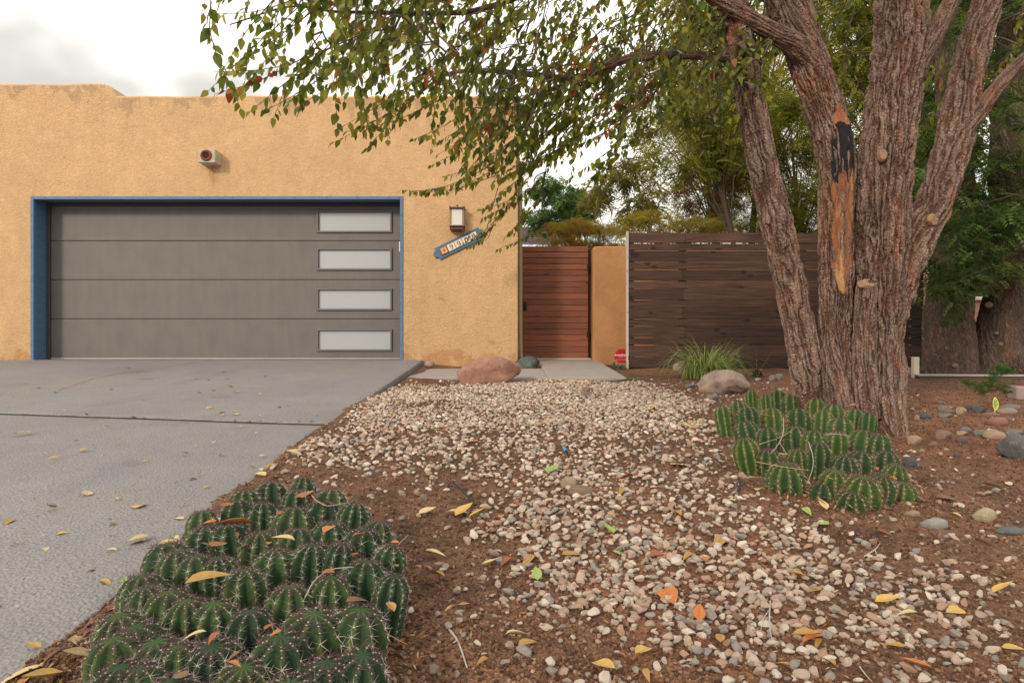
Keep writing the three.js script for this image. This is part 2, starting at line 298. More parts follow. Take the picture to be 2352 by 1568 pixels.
// ------------------------------------------------------------------ the garage building
const WD = 9.08, ZW = -WD;
const wx = px => (px - 1176) * WD / F, wy = py => EYE + (784 - py) * WD / F;
const garage = thing('garage_building', 'tan stucco garage with stepped parapet and wide grey sectional door', 'building', [0, 0, 0]);
{
  const s = new THREE.Shape(), topL = wy(191), topR = wy(219), xs = wx(256), xr = wx(1190);
  const oL = wx(70), oR = wx(926), oT = wy(451);
  const wob = (x, k) => .012 * pn(x * 1.9, k) + .006 * pn(x * 6, k + 4);
  s.moveTo(-9.15, -.45); s.lineTo(oL, -.45); s.lineTo(oL, oT); s.lineTo(oR, oT); s.lineTo(oR, -.45); s.lineTo(xr - .03, -.45); s.lineTo(xr - .03, topR - .06);
  s.lineTo(xr - .06, topR - .035);
  for (let x = xr - .2; x > xs + .08; x -= .16) s.lineTo(x, topR - .03 + wob(x, 3));
  s.lineTo(xs + .045, topR - .03); s.lineTo(xs + .02, topR + .02); s.lineTo(xs - .01, topR + .08); s.lineTo(xs - .06, topL - .05); s.lineTo(xs - .12, topL - .03);
  for (let x = xs - .25; x > -9.1; x -= .16) s.lineTo(x, topL - .03 + wob(x, 9));
  s.lineTo(-9.15, topL - .03);
  const g = new THREE.ExtrudeGeometry(s, { depth: .3, bevelEnabled: true, bevelThickness: .03, bevelSize: .03, bevelOffset: 0, bevelSegments: 3, steps: 1 });
  // the bevel must not narrow the opening: undo it there
  const p = g.attributes.position; for (let i = 0; i < p.count; i++) { const x = p.getX(i), y = p.getY(i); if (x > oL - .001 && x < oR + .001 && y < oT + .001) { if (x < oL + .06) p.setX(i, oL); if (x > oR - .06) p.setX(i, oR); if (y > oT - .06) p.setY(i, oT); } }
  g.translate(0, 0, ZW - .33); g.computeVertexNormals();
  mesh('wall', toCreasedNormals(g, .9), wallMat, garage);
  // the body behind the front wall
  mesh('side_wall', planarUV(moved(new THREE.BoxGeometry(.3, 3.75, 7), xr - .155, 1.4, ZW - .36 - 3.5)), wallMat, garage);
  mesh('flat_roof', planarUV(moved(new THREE.BoxGeometry(8.85, .25, 7), -4.68, 3.1, ZW - .36 - 3.5)), std({ color: C(.3, .27, .23), roughness: .95 }), garage);
  mesh('side_wall', planarUV(moved(new THREE.BoxGeometry(.3, 3.75, 7), -9, 1.4, ZW - .36 - 3.5)), wallMat, garage);
  mesh('rear_wall', planarUV(moved(new THREE.BoxGeometry(8.6, 3.75, .3), -4.55, 1.4, ZW - 7.2)), wallMat, garage);

  // blue trim: face boards and the jamb lining
  const blueMap = ctex(512, 256, (u, v) => { const g = fbm(u * 6, v * 20, 4, 6, 20); let c = mul([.075, .155, .285], 1 + .3 * g); if (pn(u * 40, v * 60, 40, 60) > .75) c = [.19, .24, .30]; return c; });
  const blue = std({ map: blueMap, roughness: .6, bumpMap: fenceWood.bump, bumpScale: .001 });
  const fr = new THREE.Group(); fr.name = 'door_frame'; garage.add(fr);
  const tw = .042, td = .06, dd = .30;
  mesh('jamb_board', moved(cbox(tw, oT + .02, td, .004), oL + tw / 2, oT / 2 - .01, ZW + .012 - td / 2), blue, fr);
  mesh('jamb_board', moved(cbox(tw, oT + .02, td, .004), oR - tw / 2, oT / 2 - .01, ZW + .012 - td / 2), blue, fr);
  mesh('head_board', moved(cbox(oR - oL - 2 * tw - .004, tw, td, .004), (oL + oR) / 2, oT - tw / 2, ZW + .014 - td / 2), blue, fr);
  mesh('jamb_lining', moved(cbox(.028, oT - .01, dd, .002), oL + .016, oT / 2 - .006, ZW - .052 - dd / 2), blue, fr);
  mesh('jamb_lining', moved(cbox(.028, oT - .01, dd, .002), oR - .016, oT / 2 - .006, ZW - .052 - dd / 2), blue, fr);
  mesh('head_lining', moved(cbox(oR - oL - .066, .028, dd, .002), (oL + oR) / 2, oT - .017, ZW - .052 - dd / 2), blue, fr);
  const darkTrim = std({ color: C(.055, .04, .034), roughness: .7 });
  mesh('weather_strip', moved(cbox(.045, oT - .05, .03, .004), oL + .055, oT / 2 - .02, ZW - .265), darkTrim, fr);
  mesh('weather_strip', moved(cbox(.02, oT - .05, .03, .004), oR - .043, oT / 2 - .02, ZW - .265), darkTrim, fr);
  mesh('weather_strip', moved(cbox(oR - oL - .17, .04, .03, .004), (oL + oR) / 2, oT - .054, ZW - .266), darkTrim, fr);
  const strike = mesh('strike_plate', moved(cbox(.012, .135, .05, .002), oR - .051, wy(566), ZW - .03), std({ color: C(.75, .75, .73), roughness: .5 }), fr); tag(strike, 'small white plate on the right jamb');
  const nail = new THREE.SphereGeometry(.006, 6, 4), nm = std({ color: C(.04, .06, .1), roughness: .7 }), nl = [];
  for (let i = 0; i < 12; i++) { const q = nail.clone(); q.translate(oL + .2 + i * .415, oT - .02, ZW + .015); nl.push(q); }
  for (let i = 0; i < 5; i++) for (const x of [oL + .02, oR - .02]) { const q = nail.clone(); q.translate(x, .2 + i * .43, ZW + .013); nl.push(q); }
  mesh('nail_heads', merged(nl), nm, fr).userData.kind = 'stuff';

  // sectional door, four panels with a window each
  const door = new THREE.Group(); door.name = 'garage_door'; garage.add(door); tag(door, 'grey four-panel garage door with a column of frosted windows');
  const emb = htex(512, 512, (u, v) => .5 + .3 * pn(u * 30 + 2 * pn(u * 4, v * 9, 4, 9), v * 120, 30, 120) + .25 * pn(u * 100, v * 130, 100, 130));
  const doorMap = ctex(512, 512, (u, v) => mul([.130, .115, .106], 1 + .16 * fbm(u * 5, v * 5, 4, 5, 5) + .10 * fbm(u * 16, v * 2, 3, 16, 2) + .05 * pn(u * 120, v * 140, 120, 140)));
  const doorMat = std({ map: rep(doorMap, .8), bumpMap: rep(emb, 1 / .6), bumpScale: .0016, roughness: .55 });
  const frameMat = std({ color: C(.13, .115, .106), roughness: .5 });
  const glassMap = htex(256, 256, (u, v) => .5 + .5 * pn(u * 60, v * 60, 60, 60));
  const glass = phys({ color: C(.33, .345, .37), roughness: .38, bumpMap: rep(glassMap, 3), bumpScale: .0006, clearcoat: 1, clearcoatRoughness: .28, ior: 1.6 });
  const zd = ZW - .29, dx = (oL + oR) / 2, dw = oR - oL - .075, Y = [.018, .554, 1.092, 1.625, 2.128];
  for (let i = 0; i < 4; i++) {
    const h = Y[i + 1] - Y[i] - .006, panel = new THREE.Group(); panel.name = 'door_panel'; door.add(panel);
    const yc = (Y[i] + Y[i + 1]) / 2, wcx = -2.163, ww = 1.035, wh = .305, wyc = [.262, .84, 1.37, 1.885][i] + [.0, -.02, 0, 0][i];
    // panel made of four pieces round the window opening, one mesh
    const ow = ww - .04, oh = wh - .04, L = dx - dw / 2, R = dx + dw / 2, B = Y[i] + .003, T = B + h, x0 = wcx - ow / 2, x1 = wcx + ow / 2, y0 = wyc - oh / 2, y1 = wyc + oh / 2;
    const sh = new THREE.Shape([[L, B], [R, B], [R, T], [L, T]].map(a => new THREE.Vector2(...a))); sh.holes.push(new THREE.Path([[x0, y0], [x0, y1], [x1, y1], [x1, y0]].map(a => new THREE.Vector2(...a))));
    const pg = new THREE.ExtrudeGeometry(sh, { depth: .03, bevelEnabled: true, bevelThickness: .004, bevelSize: .004, bevelOffset: -.004, bevelSegments: 1 }); pg.translate(0, 0, zd - .034);
    mesh('panel_face', pg, doorMat, panel);
    const fs = new THREE.Shape([[-ww / 2, -wh / 2], [ww / 2, -wh / 2], [ww / 2, wh / 2], [-ww / 2, wh / 2]].map(a => new THREE.Vector2(...a))); const m = .026; fs.holes.push(new THREE.Path([[-ww / 2 + m, -wh / 2 + m], [-ww / 2 + m, wh / 2 - m], [ww / 2 - m, wh / 2 - m], [ww / 2 - m, -wh / 2 + m]].map(a => new THREE.Vector2(...a))));
    const fg = new THREE.ExtrudeGeometry(fs, { depth: .014, bevelEnabled: true, bevelThickness: .006, bevelSize: .006, bevelOffset: -.006, bevelSegments: 2 }); fg.translate(wcx, wyc, zd + .004);
    mesh('window_frame', fg, frameMat, panel);
    mesh('pane', moved(cbox(ww - .044, wh - .044, .006, .001, 1), wcx, wyc, zd - .012), glass, panel);
  }
  mesh('bottom_seal', moved(cbox(dw, .014, .03, .003), dx, .010, zd - .012), std({ color: C(.55, .53, .5), roughness: .7 }), door);

  // spout box with a red pipe mouth
  const sp = new THREE.Group(); sp.name = 'roof_spout'; garage.add(sp); tag(sp, 'cream box spout with a rusty red round pipe mouth');
  const c0 = V(wx(473.5) * .98, wy(357.5) - .0, ZW), SD = .19, sw = .222, shh = .178;
  const bx = (503.5 * .9408 - 1176) * (WD - SD) / F, by = EYE + (784 - 380 * .9408) * (WD - SD) / F;
  const cream = std({ map: rep(yardStuccoMap, .7), color: C(1.05, 1.9, 3.4), roughness: .85, bumpMap: rep(stuccoBump, 1), bumpScale: .003 });
  mesh('spout_box', moved(cbox(sw, shh, SD + .06, .008), bx, by, ZW + SD / 2 - .03), cream, sp);
  const rust = std({ color: C(.24, .045, .022), roughness: .75, bumpMap: rep(soilBump, 3), bumpScale: .003 });
  const rim = new THREE.TorusGeometry(.058, .017, 10, 36); rim.translate(bx - .005, by + .004, ZW + SD + .004); mesh('pipe_rim', rim, rust, sp);
  const bore = new THREE.CylinderGeometry(.046, .03, .012, 28); bore.rotateX(Math.PI / 2); bore.translate(bx - .005, by + .004, ZW + SD + .002); mesh('pipe_bore', bore, std({ color: C(.03, .008, .006), roughness: .9 }), sp);

  // downspout at the corner, kicked out at its foot
  const dsx = .112, ds = new THREE.CatmullRomCurve3([V(dsx, 2.55, -9.22), V(dsx, 1.5, -9.22), V(dsx, .3, -9.22), V(dsx + .005, .05, -9.22), V(dsx + .03, -.02, -9.215), V(dsx + .12, -.07, -9.2)], false, 'catmullrom', .1);
  mesh('downspout', new THREE.TubeGeometry(ds, 60, .031, 10), std({ color: C(.30, .22, .13), roughness: .6 }), garage);
  mesh('leader_head', moved(cbox(.09, .14, .09, .01), dsx + .012, 2.6, -9.22), std({ color: C(.34, .21, .12), roughness: .7 }), garage);
}

// ------------------------------------------------------------------ wall lantern
{
  const W = .20, Hh = .29, Dp = .15, c = P(1050.5, 503, WD - Dp / 2), o = thing('wall_lantern', 'bronze wall lantern with frosted glass beside the garage door', 'lantern', [c.x, c.y, ZW]);
  const bronze = std({ color: C(.30, .20, .125), metalness: .75, roughness: .42 }), dark = std({ color: C(.085, .045, .03), metalness: .5, roughness: .5 });
  const frost = phys({ color: C(.80, .79, .74), roughness: .55, transmission: .25, thickness: 0 });
  mesh('back_plate', moved(cbox(.13, .24, .012, .003), 0, 0, .009), dark, o);
  for (const sx of [-1, 1]) for (const z of [.03, Dp]) {
    mesh('corner_rod', cyl(V(sx * (W / 2 - .009), -Hh / 2 + .03, z), V(sx * (W / 2 - .009), Hh / 2, z), .0065, .0065, 10), bronze, o);
    const k = new THREE.SphereGeometry(.011, 10, 8); k.translate(sx * (W / 2 - .009), Hh / 2 + .008, z); mesh('rod_knob', k, bronze, o);
    const f = new THREE.SphereGeometry(.009, 10, 8); f.translate(sx * (W / 2 - .02), -Hh / 2 - .02, z); mesh('foot', f, bronze, o);
  }
  for (const sx of [-1, 1]) mesh('side_bar', moved(cbox(.008, Hh - .05, .01, .001), sx * (W / 2 - .024), .012, Dp - .012), bronze, o);
  mesh('top_cap', moved(cbox(W + .006, .02, Dp, .004), 0, Hh / 2 - .012, .02 + Dp / 2), dark, o);
  mesh('bottom_tray', moved(cbox(W - .012, .045, Dp - .006, .01), 0, -Hh / 2 + .008, .02 + Dp / 2), dark, o);
  mesh('tray_rim', moved(cbox(W + .004, .012, Dp + .004, .003), 0, -Hh / 2 + .036, .02 + Dp / 2), dark, o);
  mesh('frosted_glass', moved(cbox(W - .062, Hh - .075, Dp - .055, .003), 0, .016, .02 + Dp / 2), frost, o);
  const fin = new THREE.LatheGeometry([[0, 0], [.014, 0], [.008, .012], [.006, .02], [.014, .03], [.014, .038], [.008, .046], [0, .05]].map(a => new THREE.Vector2(...a)), 14); fin.translate(0, Hh / 2 - .002, .02 + Dp / 2); mesh('finial', fin, bronze, o);
}
// ------------------------------------------------------------------ house number plaque
{
  const c = P(1054, 559, WD - .02), o = thing('house_number_plaque', 'tilted blue plaque with painted flower tile and house number tiles', 'house number', [c.x, c.y, ZW + .004]); o.rotation.z = 26 * Math.PI / 180;
  const s = new THREE.Shape(), L = .315, h = .079;
  s.moveTo(-L, -h); s.lineTo(L, -h); s.lineTo(L, -h * .55); s.quadraticCurveTo(L + .05, -h * .5, L + .05, 0); s.quadraticCurveTo(L + .05, h * .5, L, h * .55); s.lineTo(L, h); s.lineTo(-L, h); s.lineTo(-L, h * .55); s.quadraticCurveTo(-L - .05, h * .5, -L - .05, 0); s.quadraticCurveTo(-L - .05, -h * .5, -L, -h * .55); s.lineTo(-L, -h);
  const g = new THREE.ExtrudeGeometry(s, { depth: .02, bevelEnabled: true, bevelThickness: .005, bevelSize: .005, bevelSegments: 2 });
  mesh('backboard', g, std({ color: C(.062, .135, .235), roughness: .6, bumpMap: fenceWood.bump, bumpScale: .001 }), o);
  mesh('tile_bed', moved(cbox(.552, .100, .008, .002), 0, 0, .028), std({ color: C(.20, .095, .06), roughness: .9 }), o);
  const face = (draw) => { const cv = document.createElement('canvas'); cv.width = 128; cv.height = 112; const x = cv.getContext('2d'); draw(x); const t = new THREE.CanvasTexture(cv); t.colorSpace = THREE.SRGBColorSpace; t.magFilter = THREE.LinearFilter; return t; };
  const digits = ['', '9', '9', '0', '0'];
  digits.forEach((d, i) => {
    const t = face(x => {
      x.fillStyle = i ? '#dccfb4' : '#7d5d49'; x.fillRect(0, 0, 128, 112);
      if (i) { x.fillStyle = '#27245c'; x.font = 'bold 116px serif'; x.textAlign = 'center'; x.textBaseline = 'middle'; x.fillText(d, 64, 58); }
      else { x.fillStyle = '#c9b295'; x.fillRect(20, 10, 92, 92); x.fillStyle = '#e2922f'; for (let k = 0; k < 9; k++) { x.save(); x.translate(66, 56); x.rotate(k * Math.PI * 2 / 9); x.beginPath(); x.ellipse(0, -26, 11, 22, 0, 0, 7); x.fill(); x.restore(); } x.fillStyle = '#b4541c'; for (let k = 0; k < 9; k++) { x.save(); x.translate(66, 56); x.rotate((k + .5) * Math.PI * 2 / 9); x.beginPath(); x.ellipse(0, -18, 4, 14, 0, 0, 7); x.fill(); x.restore(); } x.fillStyle = '#4a2140'; x.beginPath(); x.arc(66, 56, 11, 0, 7); x.fill(); }
    });
    const g = cbox(.102, .090, .010, .002); const p = g.attributes.position, uv = g.attributes.uv; for (let k = 0; k < p.count; k++) uv.setXY(k, p.getX(k) / .102 + .5, p.getY(k) / .090 + .5);
    g.translate((i - 2) * .109, 0, .036);
    mesh(i ? 'number_tile' : 'flower_tile', g, phys({ map: t, roughness: .3, clearcoat: .6, clearcoatRoughness: .15 }), o);
  });
}
// ------------------------------------------------------------------ gate, yard wall, fence
{
  const D = 10.1, x0 = .150, x1 = 1.128, yb = -.005, yt = 1.652, n = 19, pit = (yt - yb) / n, o = thing('wooden_gate', 'reddish brown gate of narrow horizontal boards between garage and stucco wall', 'gate', [0, 0, -D]);
  setSeed(301);
  for (let i = 0; i < n; i++) mesh('board', moved(cbox(x1 - x0 - rr(0, .006), pit - (i > 14 ? .0075 : .0045), .02, .0025, 1, rnd() * 3, rnd() * 3), (x0 + x1) / 2 + rr(-.002, .002), yb + pit * (i + .5), rr(-.0015, .0015)), pick(gateMats), o);
  mesh('backing_panel', moved(cbox(x1 - x0 - .01, yt - yb - .05, .012, .002, 1, .3, .4), (x0 + x1) / 2, (yb + yt) / 2, -.022), gateMats[0], o);
  for (const x of [x0 + .03, x1 - .045]) mesh('stile', moved(cbox(.05, yt - yb - .06, .035, .003, 1, 0, 0, true), x, (yb + yt) / 2, -.048), gateMats[0], o);
  const dots = [], dg = new THREE.CylinderGeometry(.0055, .0055, .004, 6); dg.rotateX(Math.PI / 2);
  for (let i = 2; i < n; i++) for (let k = 0; k < 7; k++) { if (rnd() < .12) continue; const q = dg.clone(); q.translate(x0 + .1 + k * .112 + rr(-.003, .003), yb + pit * i + rr(-.002, .002), .0115); dots.push(q); }
  mesh('nail_heads', merged(dots), std({ color: C(.028, .012, .010), roughness: .7 }), o).userData.kind = 'stuff';
  const iron = std({ color: C(.018, .017, .018), metalness: .3, roughness: .5 });
  const latch = mesh('latch', moved(cbox(.062, .135, .012, .004), x0 + .036, .77, .017), iron, o);
  const kn = new THREE.SphereGeometry(.016, 12, 8); kn.translate(x0 + .045, .745, .032); mesh('knob', kn, iron, latch);
  for (const y of [.35, 1.33]) mesh('hinge', moved(cbox(.03, .1, .012, .003), x1 - .006, y, .014), iron, o);
  mesh('gate_post', moved(cbox(.075, 1.62, .09, .004, 1, 0, 0, true), x1 + .034, .80, -.09), fenceMats[0], o);
}
{ // sill plate under the gate
  tag(struct('threshold_slab', moved(cbox(1.02, .05, .12, .008), .66, -.028, -10.12), std({ color: C(.50, .41, .32), roughness: .9, bumpMap: rep(concreteBump, 1), bumpScale: .003 })), 'pale threshold strip below the wooden gate', 'threshold');
}
{ // stucco yard wall, rounded top; it runs on behind the fence
  const s = new THREE.Shape(); const x0 = 1.165, x1 = 5.62, t = 1.612, r = .05;
  s.moveTo(x0, -.4); s.lineTo(x1, -.4); s.lineTo(x1, t); for (let x = x1 - .2; x > x0 + .15; x -= .2) s.lineTo(x, t + .007 * pn(x * 3, 2)); s.lineTo(x0 + r, t); s.quadraticCurveTo(x0, t, x0, t - r); s.lineTo(x0, -.4);
  const g = new THREE.ExtrudeGeometry(s, { depth: .17, bevelEnabled: true, bevelThickness: .025, bevelSize: .025, bevelOffset: -.025, bevelSegments: 3 }); g.translate(0, 0, -10.0);
  const w = mesh('yard_wall', toCreasedNormals(g, .9), yardStuccoMat); tag(w, 'orange stucco yard wall between the gate and the dark fence', 'wall');
}
{
  const D = 8.9, fx = fxp => (fxp * .9408 - 1176) * D / F, fyy = py => EYE - (py - 784) * D / F, X0 = fx(1500 + 84 / 2.352), X1 = fx(1500 + 1776 / 2.352);
  const o = thing('board_fence', 'dark brown stained fence of horizontal boards with narrow gaps', 'fence', [0, 0, -D]);
  const Z = [160, 221, 263, 329, 372, 437, 480, 546, 590, 655, 697, 763, 805, 872, 935], ys = Z.map(z => fyy((500 + z / 2.352) * .9408));
  setSeed(411);
  const xm = fx(1500 + 400 / 2.352);
  for (let i = 0; i < 14; i++) {
    const h = ys[i] - ys[i + 1], gap = i === 0 ? .010 : i > 11 ? .005 : rr(.0055, .009);
    for (const [a, b] of i % 2 ? [[X0, X1]] : [[X0, xm + rr(-.02, .02)], [null, X1]]) {
      const aa = a ?? o.userData.j; if (a !== null && b < X1 - 1) o.userData.j = b + .003;
      const w = b - aa; const m = mesh('board', cbox(w, h - gap, .021, .003, 1, rnd() * 5, rnd() * 5), pick(fenceMats), o);
      m.position.set((aa + b) / 2, (ys[i] + ys[i + 1]) / 2 + rr(-.002, .002), rr(-.002, .002)); m.rotation.z = rr(-.0007, .0007);
    }
  }
  delete o.userData.j;
  for (const z of [96, 400, 1090, 1752]) mesh('post', moved(cbox(.088, 2.15, .088, .004, 1, rnd(), rnd(), true), fx(1500 + z / 2.352), .555, -.062), fenceMats[0], o);
  const wp = std({ map: ctex(128, 512, (u, v) => { const g = fbm(u * 4, v * 30, 4, 4, 30); return mixc([.48, .43, .37], [.18, .12, .08], ss(.18, .5, g + .25 * ss(.75, 1, 1 - v))); }), roughness: .8 });
  const e = cbox(.030, 1.79, .05, .003); { const p = e.attributes.position, uv = e.attributes.uv; for (let k = 0; k < p.count; k++) uv.setXY(k, (p.getX(k) + p.getZ(k)) * 8, p.getY(k) / 1.8 + .5); } e.translate(X0 - .021, (ys[0] + ys[14]) / 2 + .0, -.004);
  tag(mesh('end_trim', e, wp, o), 'weathered white end trim of the fence');
  const e2 = cbox(.03, .62, .05, .003); { const p = e2.attributes.position, uv = e2.attributes.uv; for (let k = 0; k < p.count; k++) uv.setXY(k, (p.getX(k) + p.getZ(k)) * 8, p.getY(k) / 1.8 + .5); } e2.translate(X1 + .02, .2, -.004); mesh('end_trim', e2, wp, o);
  // slab edge the lowest board stands on
  mesh('kick_board', moved(cbox(X1 - X0 - .02, .09, .03, .004), (X0 + X1) / 2, ys[14] - .05, -.04), std({ color: C(.05, .032, .025), roughness: .95 }), o);
}
{ // red octagonal yard sign half behind the fence's white trim
  const c = P(1428.5, 817.5, 9.3), o = thing('security_sign', 'red octagonal yard sign with white lettering beside the fence end', 'sign', [c.x, EYE - .36, -9.3]);
  const R = .104, g = new THREE.CylinderGeometry(R, R, .006, 8); g.rotateY(Math.PI / 8); g.rotateX(Math.PI / 2);
  const cv = document.createElement('canvas'); cv.width = cv.height = 256; const x = cv.getContext('2d'); x.fillStyle = '#b3202b'; x.fillRect(0, 0, 256, 256); x.fillStyle = '#f4ece6'; x.font = 'bold 46px sans-serif'; x.textAlign = 'center'; x.textBaseline = 'middle'; x.fillText('FrontPoint', 128, 112); x.font = '18px sans-serif'; x.fillText('S E C U R I T Y', 128, 146); x.fillStyle = '#f0d9d4'; x.font = '15px sans-serif'; x.fillText('www.frontpointsecurity.com', 128, 186);
  const t = new THREE.CanvasTexture(cv); t.colorSpace = THREE.SRGBColorSpace; t.magFilter = THREE.LinearFilter;
  const gn = g.toNonIndexed(), p = gn.attributes.position, uv = gn.attributes.uv; for (let k = 0; k < p.count; k++) uv.setXY(k, p.getX(k) / (2 * R) + .5, p.getY(k) / (2 * R) + .5);
  gn.translate(0, c.y - o.position.y, 0);
  mesh('sign_panel', gn, std({ map: t, roughness: .45 }), o); mesh('stake', moved(cbox(.018, .34, .005, .001), 0, .1, -.008), std({ color: C(.3, .3, .3), metalness: .6, roughness: .5 }), o);
}
// ------------------------------------------------------------------ houses behind
{
  const o = thing('stucco_house', 'pinkish stucco house wall glimpsed between the trunks behind the fence', 'house', [0, 0, -11.6]);
  const s = new THREE.Shape([[6.2, -.4], [15, -.4], [15, 2.55], [6.2, 2.55]].map(a => new THREE.Vector2(...a))); s.holes.push(new THREE.Path([[7.35, .95], [7.35, 1.75], [8.2, 1.75], [8.2, .95]].map(a => new THREE.Vector2(...a))));
  mesh('wall', new THREE.ExtrudeGeometry(s, { depth: .25, bevelEnabled: true, bevelThickness: .015, bevelSize: .015, bevelOffset: -.015, bevelSegments: 2 }).translate(0, 0, -.27), pinkStuccoMat, o);
  const win = new THREE.Group(); win.name = 'window'; o.add(win); const wm = std({ color: C(.7, .68, .64), roughness: .5 });
  mesh('frame', merged([moved(cbox(.85, .05, .05), 7.775, 1.73, -.08), moved(cbox(.05, .7, .05), 7.38, 1.36, -.08), moved(cbox(.05, .7, .05), 8.17, 1.36, -.08)]), wm, win);
  mesh('sill', moved(cbox(.95, .05, .14, .006), 7.775, .965, .02), wm, win);
  mesh('pane', moved(cbox(.74, .7, .006, .001), 7.775, 1.36, -.11), phys({ color: C(.1, .07, .06), roughness: .1, clearcoat: 1 }), win);
  mesh('roof', moved(cbox(9, .2, 6, .02), 10.6, 2.4, -3.3), std({ color: C(.3, .2, .16), roughness: .9 }), o);
  mesh('brown_wall', moved(cbox(4.5, 2.2, .2, .01), 10.55, .7, .34), std({ color: C(.26, .105, .062), roughness: .93, bumpMap: rep(stuccoBump, 1), bumpScale: .005 }), o);
}
{
  const D = 24, o = thing('shingle_house', 'distant house with brown shingle roof and blue fascia above the gate', 'house', [0, 0, -D]);
  const ye = EYE + (784 - 557) * D / F, yr = ye + .9, x0 = -5, x1 = 2.15;
  mesh('wall', moved(cbox(x1 - x0 - .6, ye + .5, 4, .02), (x0 + x1) / 2, (ye - .5) / 2, -3), std({ color: C(.45, .38, .3), roughness: .9 }), o);
  const sm = [.8, 1, 1.2].map(k => std({ color: C(.075 * k, .052 * k, .047 * k), roughness: .9 })); setSeed(88);
  for (let i = 0; i < 9; i++) { const t = (i + .5) / 9, m = mesh('shingle_row', cbox(x1 - x0, .03, .30, .004), sm[i % 3], o); m.position.set((x0 + x1) / 2, mix(ye, yr, t), -mix(0, 2.1, t)); m.rotation.x = .30; }
  mesh('fascia', moved(cbox(x1 - x0, .07, .03, .004), (x0 + x1) / 2, ye - .05, .06), std({ color: C(.10, .18, .33), roughness: .6 }), o);
}

// ------------------------------------------------------------------ bark
function barkField(w, h, ku, kv, seedx) { // plates drawn out along v with crooked furrows between them; periodic
  const A = new Float32Array(w * h);
  for (let j = 0; j < h; j++) for (let i = 0; i < w; i++) {
    const u = i / w, v = j / h;
    const ph = u * ku + 1.15 * pn(u * ku * .5 + seedx, v * kv, ku / 2, kv) + .55 * pn(u * ku + seedx, v * kv * 3, ku, kv * 3) + .22 * pn(u * ku * 2 + 7, v * kv * 8, ku * 2, kv * 8);
    const p2 = u * ku * 2 + 1.2 * pn(u * ku + 9, v * kv * 2 + seedx, ku, kv * 2) + .5 * pn(u * ku * 2, v * kv * 6, ku * 2, kv * 6);
    const amp = .65 + .5 * pn(u * ku + 3, v * kv * 2.5, ku, 0 | Math.round(kv * 2.5));
    const r1 = Math.pow(Math.abs(Math.sin(Math.PI * ph)), .7), r2 = Math.pow(Math.abs(Math.sin(Math.PI * p2)), .8);
    const plate = r1 * clamp(amp) + .28 * r2;
    const steps = .20 * pn(u * ku * 2 + 3, v * kv * 7, ku * 2, kv * 7) + .14 * pn(u * ku * 4, v * kv * 16, ku * 4, kv * 16);
    A[j * w + i] = clamp(plate * .8 + steps + .08);
  }
  return { A, w, h, s(u, v) { u = (u - Math.floor(u)) * w; v = (v - Math.floor(v)) * h; const i = Math.floor(u), j = Math.floor(v), fu = u - i, fv = v - j, i1 = (i + 1) % w, j1 = (j + 1) % h, ii = i % w, jj = j % h; return mix(mix(A[jj * w + ii], A[jj * w + i1], fu), mix(A[j1 * w + ii], A[j1 * w + i1], fu), fv); } };
}
const barkF = barkField(1024, 1024, 12, 3, 2), barkG = barkField(512, 512, 16, 6, 40);
function barkMat(Fd, plateA, plateB, groove, bs) {
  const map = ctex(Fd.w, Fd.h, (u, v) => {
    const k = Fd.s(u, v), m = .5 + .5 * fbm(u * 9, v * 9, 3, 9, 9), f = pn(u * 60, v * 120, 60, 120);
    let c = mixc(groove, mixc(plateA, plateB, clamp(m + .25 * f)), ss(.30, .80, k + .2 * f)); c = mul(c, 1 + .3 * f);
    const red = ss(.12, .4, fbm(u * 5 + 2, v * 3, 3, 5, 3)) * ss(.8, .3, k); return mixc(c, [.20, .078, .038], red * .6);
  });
  const bump = htex(Fd.w, Fd.h, (u, v) => clamp(.15 + .7 * Fd.s(u, v) + .15 * pn(u * 50, v * 110, 50, 110)));
  return std({ map, bumpMap: bump, bumpScale: bs, roughness: .95, vertexColors: true });
}
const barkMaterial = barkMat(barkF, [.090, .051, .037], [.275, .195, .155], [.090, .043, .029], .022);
const barkMaterial2 = barkMat(barkG, [.080, .054, .042], [.185, .138, .108], [.080, .046, .034], .018);
